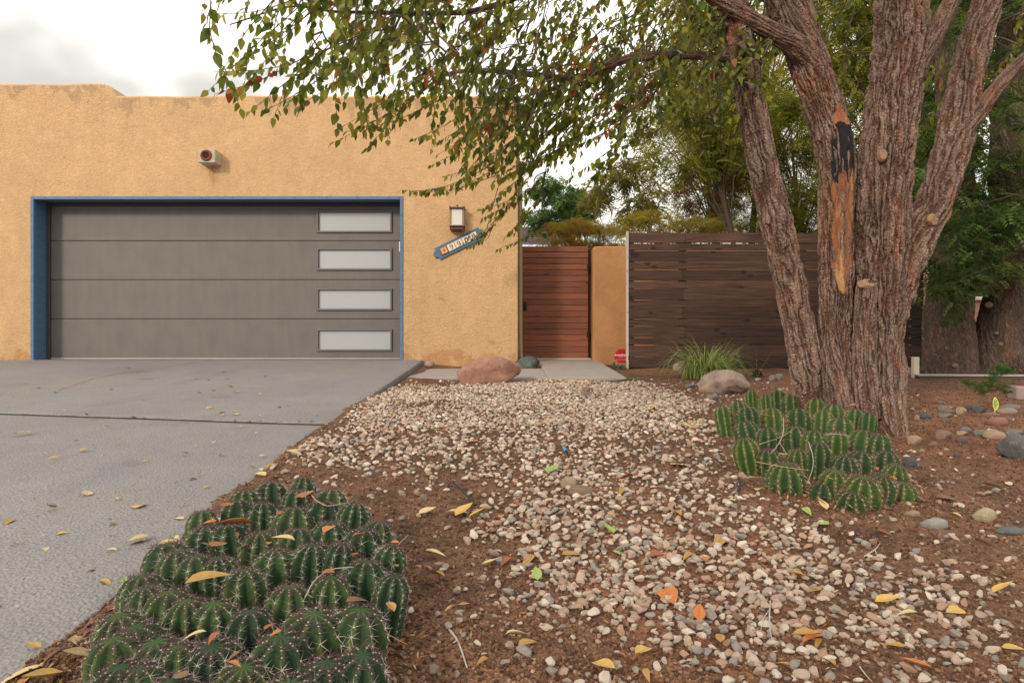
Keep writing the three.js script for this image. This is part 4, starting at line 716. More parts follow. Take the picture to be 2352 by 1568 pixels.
// ------------------------------------------------------------------ the right-hand tree behind the curb
{
  setSeed(1212);
  const D = 8.1, o = thing('twin_trunk_tree', 'twin-trunked tree with dark feathery foliage behind the low curb', 'tree', [0, 0, 0]), S2 = r => r.map(([px, py, d, rp]) => [P(px, py, d), rp * d / F]);
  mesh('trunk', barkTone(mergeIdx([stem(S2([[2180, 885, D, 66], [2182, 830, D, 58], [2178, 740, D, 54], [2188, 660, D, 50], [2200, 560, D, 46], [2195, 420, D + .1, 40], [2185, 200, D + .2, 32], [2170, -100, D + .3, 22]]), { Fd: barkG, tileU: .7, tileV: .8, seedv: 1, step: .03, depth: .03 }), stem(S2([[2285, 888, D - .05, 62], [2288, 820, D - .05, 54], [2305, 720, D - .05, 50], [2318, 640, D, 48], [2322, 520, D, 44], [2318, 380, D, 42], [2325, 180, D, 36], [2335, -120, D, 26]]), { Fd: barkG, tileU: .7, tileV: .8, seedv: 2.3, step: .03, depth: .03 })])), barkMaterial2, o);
  const cutM = std({ color: C(.17, .125, .09), roughness: .9 });
  for (const [px, py, r] of [[2195, 840, .05], [2272, 700, .06], [2300, 790, .045], [2290, 765, .035], [2175, 800, .03]]) { const g = new THREE.SphereGeometry(r, 12, 8); g.scale(.8, .6, .45); const m = mesh('knot', g, cutM, o); m.position.copy(P(px, py, D - .27)); }
  const list = [], woods = [];
  const zone = (n, px0, px1, py0, py1, d0, d1, cols, sz, geo) => { for (let i = 0; i < n; i++) { const k = pick(cols), w = rr(.65, 1.35); list.push({ p: P(rr(px0, px1), rr(py0, py1), rr(d0, d1)), q: E3(rr(-.5, .6), rr(0, 6.28), rr(-.9, .2), 'YXZ'), s: sz * rr(.7, 1.3), c: C(k[0] * w, k[1] * w, k[2] * w) }); } };
  const DG = [[.08, .14, .028], [.12, .19, .04], [.17, .25, .06], [.05, .09, .02]], RD = [[.17, .045, .03], [.13, .05, .03]];
  // layered boughs: every bough is a drooping fan
  for (let b = 0; b < 92; b++) {
    const px = rr(2090, 2480), py = b < 46 ? rr(330, 640) : rr(-500, 330), d = rr(6.9, 9.4), c = P(px, py, d), red = b < 46 && py > 560 && rnd() < .25; if (px < 2135 && py > 600) continue;
    const L = rr(.35, .6), hd = rr(-2.6, -.5), e = V(Math.cos(hd) * L, -L * .35, rr(-.2, .5) * L); woods.push(thinTube([c.clone().sub(e), c.clone().addScaledVector(V(0, 1, 0), .05), c.clone().add(e)], .012, .003, 4, 6));
    for (let i = 0; i < 85; i++) { const t = rr(-1, 1), k = pick(red ? RD : DG), w = rr(.65, 1.4); list.push({ p: c.clone().addScaledVector(e, t).add(V(rr(-.22, .22), rr(-.1, .1), rr(-.2, .2))), q: E3(rr(-.5, .6), rr(0, 6.28), rr(-.9, .2), 'YXZ'), s: .15 * rr(.7, 1.3), c: C(k[0] * w, k[1] * w, k[2] * w) }); }
  }
  zone(240, 2130, 2230, 600, 680, 7.2, 7.8, DG, .13); zone(120, 2260, 2352, 590, 660, 7.2, 7.8, [...RD, ...DG], .13); zone(60, 2170, 2215, 680, 740, 7.3, 7.6, [[.10, .15, .06], ...DG], .11);
  mesh('boughs', mergeIdx(woods), std({ color: C(.06, .04, .03), roughness: .9 }), o).userData.kind = 'stuff';
  stuffInst('crown', sprigFine, farLeafMat, list.filter((e, i) => i % 3), o); stuffInst('crown', sprigBroad, farLeafMat, list.filter((e, i) => !(i % 3)), o);
}

// ------------------------------------------------------------------ cacti
function cactusStem(ribs, H, R, sd) { // ribbed body with a rounded top; returns body, spines, wool
  const nt = ribs * 8, nh = 26, pos = [], col = [], idx = [], t0 = 1 - 1.3 * R / H, prof = t => t < t0 ? mix(.84, 1, ss(0, t0, t)) : Math.sqrt(Math.max(0, 1 - Math.pow((t - t0) / (1 - t0), 2.3)));
  const surf = (t, a) => { const ph = a * ribs / (2 * Math.PI), f = ph - Math.floor(ph), crest = Math.pow(Math.abs(Math.cos(Math.PI * f)), 1.35), cren = .5 + .5 * Math.cos(t * H / .026 * 2 * Math.PI); const p = prof(t), dip = t > .96 ? (t - .96) * .5 : 0; const r = R * p * (.70 + .30 * crest + .045 * crest * cren * (t > .15 ? 1 : .3)) * (1 + .09 * pn(Math.cos(a) * 1.5 + sd, Math.sin(a) * 1.5 + t * 3)); return [r * Math.cos(a), H * (t - dip * .6), r * Math.sin(a), crest, cren]; };
  for (let i = 0; i <= nh; i++) { const t = i < 10 ? i / 10 * t0 : t0 + (1 - t0) * (1 - Math.pow(1 - (i - 10) / (nh - 10), 1.7)); for (let j = 0; j <= nt; j++) { const a = (j % nt) / nt * 2 * Math.PI, [x, y, z, cr] = surf(t, a); pos.push(x, y, z);
      // skin: dark green with paler green flecks along the rib crests, corky brown at the foot
      const n = fbm(a * 6 + sd, t * 9, 3), cork = ss(.10, .45, n * .5 + .52 - t * 1.5); let c = mixc([.010, .031, .013], [.024, .057, .018], clamp(.5 + n)); c = mixc(c, [.10, .155, .045], ss(.8, 1, cr + .1 * n) * .55); c = mixc(c, [.085, .075, .035], cork * .6); col.push(...c);
      if (i && j) { const p0 = (i - 1) * (nt + 1) + j - 1, p1 = i * (nt + 1) + j - 1; idx.push(p0, p1, p0 + 1, p0 + 1, p1, p1 + 1); } } }
  const body = new THREE.BufferGeometry(); body.setAttribute('position', new THREE.BufferAttribute(new Float32Array(pos), 3)); body.setAttribute('color', new THREE.BufferAttribute(new Float32Array(col), 3)); body.setIndex(idx); body.computeVertexNormals(); planarUV(body);
  const sp = [], spc = [], wool = [];
  const needle = (o, d, L, r, c) => { const n = d.clone().cross(Math.abs(d.y) > .9 ? V(1, 0, 0) : V(0, 1, 0)).normalize(), b = d.clone().cross(n), e = o.clone().addScaledVector(d, L); const v = [0, 1, 2].map(k => o.clone().addScaledVector(n, r * Math.cos(k * 2.09)).addScaledVector(b, r * Math.sin(k * 2.09))); for (let k = 0; k < 3; k++) { const q = v[(k + 1) % 3]; sp.push(v[k].x, v[k].y, v[k].z, q.x, q.y, q.z, e.x, e.y, e.z); for (let m = 0; m < 3; m++) spc.push(...c); } };
  const ts = []; { let acc = 0, last = null; for (let i = 4; i <= 400; i++) { const t = i / 400 * .992, q = surf(t, 0), p = V(q[0], q[1], 0); if (last) acc += p.distanceTo(last); last = p; if (acc > (t > .8 ? .016 : .025)) { acc = 0; ts.push(t); } } ts.push(.975); }
  for (let k = 0; k < ribs; k++) for (const t of ts) {
    const a = (k + .0) / ribs * 2 * Math.PI, [x, y, z] = surf(t, a), o = V(x, y, z), up = t > t0 ? clamp((t - t0) / (1 - t0)) : 0, nrm = V(Math.cos(a) * (1 - up * .75), up * 1.1, Math.sin(a) * (1 - up * .75)).normalize();
    const w = new THREE.OctahedronGeometry(.0019, 0); w.translate(x + nrm.x * .001, y + nrm.y * .001, z + nrm.z * .001); wool.push(w);
    const tn = nrm.clone().cross(V(Math.sin(a), .2, -Math.cos(a))).normalize(), bn = nrm.clone().cross(tn), n = 5 + Math.floor(rnd() * 3);
    const young = t > .95; const c = young ? [.12, .06, .065] : rnd() < .5 ? [.50, .44, .40] : [.28, .21, .20];
    for (let m = 0; m < n; m++) { const q = m / n * 6.28 + rr(-.2, .2), d = nrm.clone().multiplyScalar(rr(.25, .6)).addScaledVector(tn, Math.cos(q)).addScaledVector(bn, Math.sin(q)).normalize(); needle(o, d, rr(.009, .022), .00062, c); }
    if (young || rnd() < .4) needle(o, nrm.clone().add(V(rr(-.3, .3), rr(0, .3), rr(-.3, .3))).normalize(), rr(.012, .026), .0007, young ? [.07, .03, .03] : c);
  }
  const sg = new THREE.BufferGeometry(); sg.setAttribute('position', new THREE.BufferAttribute(new Float32Array(sp), 3)); sg.setAttribute('color', new THREE.BufferAttribute(new Float32Array(spc), 3)); sg.computeVertexNormals(); planarUV(sg);
  return { body, spines: sg, wool: merged(wool) };
}
const cactusSkin = std({ vertexColors: true, roughness: .92, bumpMap: rep(soilBump, 4), bumpScale: .0015 }), spineMat = std({ vertexColors: true, roughness: .6 }), woolMat = std({ color: C(.50, .46, .42), roughness: 1 });
const spineMat2 = std({ color: C(.95, .68, .55), vertexColors: true, roughness: .7 });
const cactusSkin2 = std({ color: C(1.75, 1.55, .85), vertexColors: true, roughness: .92, bumpMap: rep(soilBump, 4), bumpScale: .0015 });
const skinTints = (r, g, b) => [[1, 1, 1], [1.35, 1.2, 1.05], [.8, .85, .95], [1.6, 1.3, 1.0]].map(k => { const m = cactusSkin.clone(); m.color.setRGB(r * k[0], g * k[1], b * k[2]); return m; }), cactusSkins = skinTints(.95, .95, .9), cactusSkins2 = skinTints(1.15, 1.2, .8);
setSeed(600);
const stemKinds = [[8, .30, .050], [9, .30, .053], [8, .26, .047], [9, .33, .050], [10, .30, .055], [8, .31, .052]].map(([r, H, R], i) => cactusStem(r, H, R, i * 3.1));
const cactusTops = [];
function cactusClump(name, label, apexes, region, skin, heightFn, centre, big = 1) {
  const [ox, oy, k] = region, c0 = gp(...centre), o = thing(name, label, 'cactus', [c0.x, c0.y, c0.z], 0);
  for (const [zx, zy, sc = 1] of apexes) {
    const px = (ox + zx / k) * .9408, py = (oy + zy / k) * .9408, p = gp(px, py, heightFn(px, py)); cactusTops.push(p);
    const kind = skin === cactusSkins2, kd = pick(stemKinds), s = sc * big * mix(.74, 1.14, Math.sqrt(rnd())), st = new THREE.Group(); st.name = 'stem'; o.add(st);
    const out = V(p.x - c0.x, 0, p.z - c0.z), tilt = clamp(out.length() * (kind ? .5 : .35) + rr(-.08, .12), 0, .38), ax = V(out.z, 0, -out.x).normalize(), q = new THREE.Quaternion().setFromAxisAngle(out.length() > .01 ? ax : V(1, 0, 0), tilt).multiply(E3(0, rnd() * 6.28, 0));
    const up = V(0, 1, 0).applyQuaternion(q), H = kd.body.boundingBox ? 0 : 0; kd.body.computeBoundingBox(); const h = kd.body.boundingBox.max.y * s;
    st.quaternion.copy(q); st.scale.set(s * rr(.92, 1.14), s, s * rr(.92, 1.14)); st.position.set(p.x - c0.x - up.x * h, p.y - c0.y - up.y * h, p.z - c0.z - up.z * h);
    mesh('body', kd.body, pick(skin), st); mesh('spines', kd.spines, skin === cactusSkins ? spineMat : spineMat2, st).userData.kind = 'stuff'; mesh('areoles', kd.wool, woolMat, st).userData.kind = 'stuff';
  }
  return o;
}
const leftC = [[1500, 100], [1280, 130], [1100, 185], [1450, 185], [1690, 180], [1050, 255], [1220, 270], [1440, 300], [1630, 260], [1850, 270], [810, 325], [830, 430], [980, 420], [1200, 470], [1460, 445], [1680, 400], [1910, 450], [2010, 400], [560, 545], [630, 600], [760, 630], [920, 640], [1310, 590, 1.05], [1560, 550, 1.05], [1760, 545, 1.05], [2100, 560], [1090, 720, 1.08], [1400, 830, 1.1], [1680, 770, 1.08], [1920, 660, 1.08], [2110, 760], [400, 760], [420, 845], [580, 870], [700, 930], [890, 950], [1130, 1000, 1.08], [1570, 1020, 1.12], [1880, 990, 1.1], [240, 1030], [350, 1110], [210, 1190], [490, 1210], [650, 1240, 1.05], [880, 1240, 1.08], [1340, 1180, 1.12], [370, 1390], [1090, 1380, 1.1], [600, 1480], [850, 1560], [1400, 1500, 1.1], [1650, 1350, 1.05], [1900, 1300, 1.05], [250, 1380]];
cactusClump('cactus_clump', 'dark green spiny cactus clump beside the driveway in the near corner', leftC, [200, 1130, 2.767], cactusSkins, (px, py) => .17, [560, 1420], 1.12);
const rightC = [[510, 150, .85], [610, 180, .95], [690, 150, .85], [420, 220, .85], [310, 255], [780, 180], [860, 170, .85], [950, 205], [480, 265, .9], [650, 270, 1.02], [830, 275], [1000, 290], [1070, 245, .95], [1220, 280, .95], [1120, 335], [460, 355], [620, 400, 1.05], [800, 390, 1.05], [940, 420, .95], [1100, 425, 1.05], [1280, 420], [1380, 445, .9], [460, 470], [620, 545, 1.05], [830, 545, 1.08], [970, 500, 1.02], [1260, 560], [1150, 590, 1.05], [1430, 560, .9], [1500, 650, .85], [740, 640, 1.08], [1000, 770, 1.0], [1270, 730, .95], [1200, 830], [1400, 720], [1540, 770, .85], [1080, 690, .9], [1310, 300, .8]];
cactusClump('cactus_clump', 'brighter green cactus clump at the foot of the big tree', rightC, [1650, 900, 2.767], cactusSkins2, (px, py) => py > 1105 ? .07 : py > 1020 ? .12 : .165, [1860, 1080], 1.15);

// ------------------------------------------------------------------ stones
function rockGeo(sd, rough = .28, cuts = 5, det = 2, c0 = .28, c1 = .42) { // irregular stone of size about 1, facets cut by planes
  setSeed(sd); const g = mergeVertices(new THREE.IcosahedronGeometry(.5, det).deleteAttribute('normal').deleteAttribute('uv')), p = g.attributes.position, pl = [];
  for (let i = 0; i < cuts; i++) pl.push([V(rr(-1, 1), rr(-1, 1), rr(-1, 1)).normalize(), rr(c0, c1)]);
  for (let i = 0; i < p.count; i++) { const v = V().fromBufferAttribute(p, i); v.multiplyScalar(1 + rough * n3(v.x * 2.4 + sd, v.y * 2.4, v.z * 2.4)); for (const [n, d] of pl) { const k = v.dot(n); if (k > d) v.addScaledVector(n, (d - k) * .9); } p.setXYZ(i, v.x, v.y, v.z); }
  g.computeVertexNormals(); return g;
}

const stoneMap = ctex(512, 512, (u, v) => { const a = fbm(u * 8, v * 8, 5, 8, 8), b = pn(u * 70, v * 70, 70, 70); return mul([.62, .62, .62], 1 + .5 * a + .3 * b); });
const stoneBump = htex(512, 512, (u, v) => clamp(.5 + .5 * fbm(u * 14, v * 14, 5, 14, 14) + .15 * pn(u * 90, v * 90, 90, 90)));
const pebbleGeos = []; for (let i = 0; i < 8; i++) { const g = rockGeo(40 + i, .30, 11, 1, .25, .36); g.scale(1.15, rr(.62, .9), rr(.75, 1.05)); pebbleGeos.push(planarUV(toCreasedNormals(g, .38), 4)); }
const pebbleCols = [[.52, .41, .33], [.60, .49, .41], [.44, .335, .27], [.68, .61, .54], [.38, .33, .29], [.46, .30, .22], [.32, .29, .27], [.56, .42, .35], [.62, .55, .47]];
const pebbleMats = pebbleCols.map(c => std({ color: C(c[0] * 1.62, c[1] * 1.55, c[2] * 1.46), map: stoneMap, bumpMap: stoneBump, bumpScale: .002, roughness: .85 }));
const pebbleMat = std({ color: C(1.62, 1.55, 1.46), map: stoneMap, bumpMap: stoneBump, bumpScale: .002, roughness: .85 });
function inPoly(poly, x, z) { let c = false; for (let i = 0, j = poly.length - 1; i < poly.length; j = i++) { const a = poly[i], b = poly[j]; if ((a.z > z) !== (b.z > z) && x < (b.x - a.x) * (z - a.z) / (b.z - a.z) + a.x) c = !c; } return c; }
const cactusNear = (x, z, r) => cactusTops.some(p => (p.x - x) ** 2 + (p.z - z) ** 2 < r * r);
const poly = l => l.map(([a, b]) => gp(a, b));
const dense = poly([[905, 885], [1060, 886], [1250, 872], [1450, 878], [1560, 905], [1620, 935], [1640, 1040], [1690, 1120], [1790, 1175], [1880, 1215], [1800, 1290], [1650, 1260], [1500, 1230], [1330, 1190], [1180, 1140], [1050, 1110], [960, 1095], [820, 1090], [700, 1085], [640, 1080], [720, 1010], [810, 950]]);
const mid = poly([[1180, 1140], [1500, 1230], [1880, 1215], [2050, 1310], [2352, 1400], [2352, 1568], [1500, 1568], [1420, 1430], [1180, 1330], [1100, 1230]]);
const thinA = poly([[930, 1170], [1180, 1150], [1420, 1430], [1500, 1568], [960, 1568], [930, 1400]]);
const bare = [[...gp(1180, 1130).toArray(), .22], [...gp(1500, 1010).toArray(), .25], [...gp(1600, 960).toArray(), .22], [...gp(1620, 1330).toArray(), .16], [...gp(1950, 1440).toArray(), .16]];
setSeed(5150);
const stones = []; // every loose stone of the yard
function scatter(n, x0, x1, d0, d1, prob, smin, smax, lift) {
  for (let i = 0; i < n; i++) { const x = rr(x0, x1), D = rr(d0, d1), k = prob(x, D); if (rnd() > k) continue; if (cactusNear(x, -D, .055)) continue; const s = smin + (smax - smin) * Math.pow(rnd(), 1.4), y = soil(x, D) + s * rr(-.04, .24) + lift * rnd(); stones.push({ p: V(x, y, -D), q: E3(rr(-.5, .5), rr(0, 6.28), rr(-.5, .5)), s: V(s * rr(.8, 1.25), s * rr(.75, 1.05), s * rr(.8, 1.2)), sz: s, D }); }
}
const gapNoise = (x, D) => { let k = ss(-.38, .12, fbm(x * 2.2, D * 2.2, 3) + .12 * pn(x * 9, D * 9)); for (const b of bare) { const d = Math.hypot(x - b[0], D + b[2]); k *= ss(b[3] * .4, b[3] * 1.3, d); } return k; };
scatter(38000, -1.15, 3.6, 1.5, 7.4, (x0, D0) => { const x = x0 + .22 * pn(x0 * 2.1, D0 * 2.1) + rr(-.12, .12), D = D0 + .3 * pn(x0 * 1.7 + 8, D0 * 1.7) + rr(-.2, .2); return (inPoly(dense, x, -D) ? mix(.15, .88, gapNoise(x, D)) : inPoly(mid, x, -D) ? 1.0 * gapNoise(x, D) + .12 : inPoly(thinA, x, -D) ? .17 : x > -1.1 && D < 7.3 && x < 2.2 ? .06 : .012); }, .013, .039, .008);
scatter(9000, -1.1, 2.4, 4.2, 7.4, (x, D) => inPoly(dense, x, -D) ? mix(.15, .9, gapNoise(x, D)) : .01, .014, .032, .012);
scatter(9000, -.2, 3.2, 1.5, 3.2, (x0, D0) => { const x = x0 + rr(-.1, .1), D = D0 + rr(-.12, .12); return inPoly(mid, x, -D) ? .42 * gapNoise(x * 1.3, D * 1.3) + .1 : .03; }, .015, .038, .006);
stones.sort((a, b) => b.sz / b.D - a.sz / a.D);
{
  const near = stones.filter(e => { const px = 1176 + e.p.x / e.D * F, py = 784 + (EYE - e.p.y) / e.D * F; return px > 0 && px < 2352 && py < 1580; }), big = new Set(near.slice(0, 300));
  for (const e of big) { const m = mesh('gravel_stone', pick(pebbleGeos), pick(pebbleMats)); m.position.copy(e.p); m.quaternion.copy(e.q); m.scale.copy(e.s); tag(m, 'larger pale angular gravel stone lying loose on the brown soil', 'stone', 'larger gravel stones on the soil'); }
  const rest = stones.filter(e => !big.has(e)), by = pebbleGeos.map(() => []);
  rest.forEach(e => { const c = pick(pebbleCols), k = rr(.8, 1.15); e.c = C(c[0] * k, c[1] * k, c[2] * k); pick(by).push(e); });
  const field = new THREE.Group(); field.name = 'gravel'; field.userData = { kind: 'stuff', label: 'bed of small pale pinkish gravel spread over the soil', category: 'gravel' }; scene.add(field);
  by.forEach((l, i) => l.length && stuffInst('gravel', pebbleGeos[i], pebbleMat, l, field));
}
// crumbs of soil and grit
{
  const crumb = planarUV(toCreasedNormals(rockGeo(70, .3, 4, 0), .3), 6), cm = std({ color: C(1, 1, 1), map: stoneMap, roughness: 1 }), L = [], cc = [[.26, .115, .055], [.17, .076, .04], [.36, .18, .095], [.11, .05, .028], [.13, .06, .034], [.20, .09, .045], [.40, .27, .18]];
  setSeed(811);
  for (let i = 0; i < 70000; i++) { const D = 1.5 + 6 * Math.pow(rnd(), 1.9), half = D * .78, x = rr(Math.max(-1.2, -half), half); if (x < DEDGE + .02 && D > 5.5) continue; const s = mix(.003, .014, Math.pow(rnd(), 2.8)), c = pick(cc), k = rr(.7, 1.2); L.push({ p: V(x, soil(x, D) + s * .2, -D), q: E3(rr(0, 6), rr(0, 6), rr(0, 6)), s, c: C(c[0] * k, c[1] * k, c[2] * k) }); }
  const o = stuffInst('soil_crumbs', crumb, cm, L); tag(o, 'crumbs of reddish soil and fine grit over the yard', 'soil crumbs');
  // bits of bark, straw and dry leaf under the trees
  const bit = leafGeo(1, .4, .1, .2, 2), M = [], bc = [[.20, .10, .05], [.30, .18, .09], [.12, .06, .035], [.40, .27, .14], [.30, .12, .04]];
  for (let i = 0; i < 9000; i++) { const D = rr(1.5, 8.6), px = 1176 + (rnd() * .5 + .5) * 1250 - rnd() * 700, x = (px - 1176) * D / F; if (x < -1.1 || inPoly(dense, x, -D) && rnd() < .8) continue; if (D > 7.3 && x < 1.3) continue; if (cactusNear(x, -D, .05)) continue; const c = pick(bc), k = rr(.7, 1.3), s = rr(.010, .030); M.push({ p: V(x, soil(x, D) + .004, -D), q: E3(rr(-.4, .4), rr(0, 6.28), rr(-.3, .3)), s: V(s, s, s * rr(.4, 1)), c: C(c[0] * k, c[1] * k, c[2] * k) }); }
  for (let i = 0; i < 5200; i++) { const q = pick(cactusTops), a = rr(0, 6.28), rad = .05 + .16 * Math.pow(rnd(), 1.5), x = q.x + Math.cos(a) * rad, D = -q.z + Math.sin(a) * rad; if (x < DEDGE - .05 || cactusNear(x, -D, .045)) continue; const c = pick(bc), k = rr(.6, 1.2), s = rr(.012, .042); M.push({ p: V(x, soil(x, D) + rr(.003, .03), -D), q: E3(rr(-.7, .7), rr(0, 6.28), rr(-.6, .6)), s: V(s, s, s * rr(.2, .9)), c: C(c[0] * k, c[1] * k, c[2] * k) }); }
  for (let i = 0; i < 1500; i++) { const D = rr(1.5, 6.5), x = DEDGE + rr(-.06, .22); const c = pick(bc), k = rr(.8, 1.4), s = rr(.010, .034); if (D > 5.5 && x < DEDGE + .03) continue; M.push({ p: V(x, onGround(x, D) + .005, -D), q: E3(rr(-.4, .4), rr(0, 6.28), rr(-.3, .3)), s: V(s, s, s * rr(.3, .9)), c: C(c[0] * k, c[1] * k, c[2] * k) }); }
  const o2 = stuffInst('plant_litter', bit, std({ color: C(1, 1, 1), roughness: .95 }), M); tag(o2, 'scattered bits of bark, straw and dry leaf on the soil', 'litter');
}

// ------------------------------------------------------------------ boulders and cobbles
function boulderTex(A, B, Cc, sd) { return ctex(512, 512, (u, v) => { const a = fbm(u * 4 + sd, v * 4, 5, 4, 4), b = fbm(u * 22, v * 22 + sd, 4, 22, 22), sp = pn(u * 110, v * 110, 110, 110); let c = mixc(A, B, clamp(.5 + a * 1.2)); c = mixc(c, Cc, ss(.12, .5, b + .3 * a) * .6); c = mul(c, 1 + .3 * sp + .2 * b); return c; }); }
const boulderBump = htex(512, 512, (u, v) => clamp(.5 + .55 * fbm(u * 6, v * 6, 6, 6, 6) + .12 * pn(u * 80, v * 80, 80, 80)));
function sphUV(g, k = 2) { const p = g.attributes.position, uv = []; for (let i = 0; i < p.count; i++) uv.push((p.getX(i) + .5 * p.getZ(i)) * k, (p.getY(i) + .4 * p.getZ(i)) * k); g.setAttribute('uv', new THREE.BufferAttribute(new Float32Array(uv), 2)); return g; }
function boulder(name, label, px, py, wpx, hpx, sd, mat, { depth = .8, rough = .3, cuts = 6, turn = 0, sink = .18, D = 0, shape, boxy = 0 } = {}) {
  const c = D ? P(px, py, D) : gp(px, py), d = -c.z, w = wpx * d / F, h = hpx * d / F, g = rockGeo(sd, rough, cuts, 5), p = g.attributes.position;
  for (let i = 0; i < p.count; i++) { const v = new THREE.Vector3().fromBufferAttribute(p, i); v.multiplyScalar(1 + .05 * n3(v.x * 9 + sd, v.y * 9, v.z * 9) + .02 * n3(v.x * 25, v.y * 25 + sd, v.z * 25)); if (boxy) { const L = Math.pow(Math.abs(v.x) ** boxy + Math.abs(v.y) ** boxy + Math.abs(v.z) ** boxy, 1 / boxy), l = v.length(); v.multiplyScalar(mix(1, l / L * .9, .75)); } if (shape) shape(v); p.setXYZ(i, v.x, v.y, v.z); }
  g.computeBoundingBox(); const b = g.boundingBox; g.translate(-(b.min.x + b.max.x) / 2, -b.min.y, -(b.min.z + b.max.z) / 2); g.scale(w / (b.max.x - b.min.x), h / (1 - sink) / (b.max.y - b.min.y), w * depth / (b.max.z - b.min.z)); g.computeVertexNormals(); sphUV(g, 2.4);
  const m = mesh(name, g, mat); m.position.set(c.x, c.y - h * sink, c.z - w * depth * .35); m.rotation.y = turn; return tag(m, label, 'rock');
}
const redRock = std({ map: boulderTex([.30, .145, .105], [.42, .235, .17], [.20, .085, .07], 3), bumpMap: boulderBump, bumpScale: .02, roughness: .92 });
const greyRock = std({ map: boulderTex([.22, .155, .125], [.38, .30, .25], [.24, .11, .08], 9), bumpMap: boulderBump, bumpScale: .022, roughness: .92 });
const greenRock = std({ map: boulderTex([.040, .055, .05], [.085, .11, .095], [.20, .24, .21], 15), bumpMap: boulderBump, bumpScale: .015, roughness: .7 });
const mauveRock = std({ map: boulderTex([.22, .14, .13], [.32, .22, .205], [.17, .10, .10], 21), bumpMap: boulderBump, bumpScale: .015, roughness: .92 });
boulder('red_boulder', 'large reddish boulder lying before the path slabs', 1122, 882, 154, 57, 501, redRock, { depth: .7, rough: .35, cuts: 4, boxy: 4, sink: .3, shape: v => { if (v.x < -.15 && v.y > 0) v.y *= 1 - (-.15 - v.x) * 1.5; v.y += .03 * Math.sin(v.x * 9); } });
boulder('grey_boulder', 'grey and pink mottled boulder in front of the grass clump', 1668, 904, 112, 48, 512, greyRock, { depth: .75, rough: .35, cuts: 4, boxy: 3, sink: .3, shape: v => { v.y += .16 * Math.exp(-((v.x - .1) ** 2) * 12) - .05; } });
boulder('green_boulder', 'dark green rock under the downspout at the garage corner', 1206, 848, 62, 27, 523, greenRock, { depth: .8, D: 8.85, boxy: 4, sink: .3 });
boulder('grey_boulder', 'tan rock half hidden behind the grass clump', 1570, 856, 46, 26, 531, greyRock, { D: 8.45 });
boulder('mauve_boulder', 'mauve rock at the far end of the fence', 2085, 872, 66, 28, 541, mauveRock, { D: 8.05 });
boulder('grey_boulder', 'small grey stone between driveway edge and path slab', 984, 843, 24, 14, 551, greyRock, { D: 8.55 });
boulder('dark_boulder', 'dark grey boulder cut by the right edge of the photo', 2345, 1056, 70, 56, 561, std({ map: boulderTex([.05, .05, .05], [.11, .11, .105], [.17, .15, .13], 30), bumpMap: boulderBump, bumpScale: .012, roughness: .85 }), {});
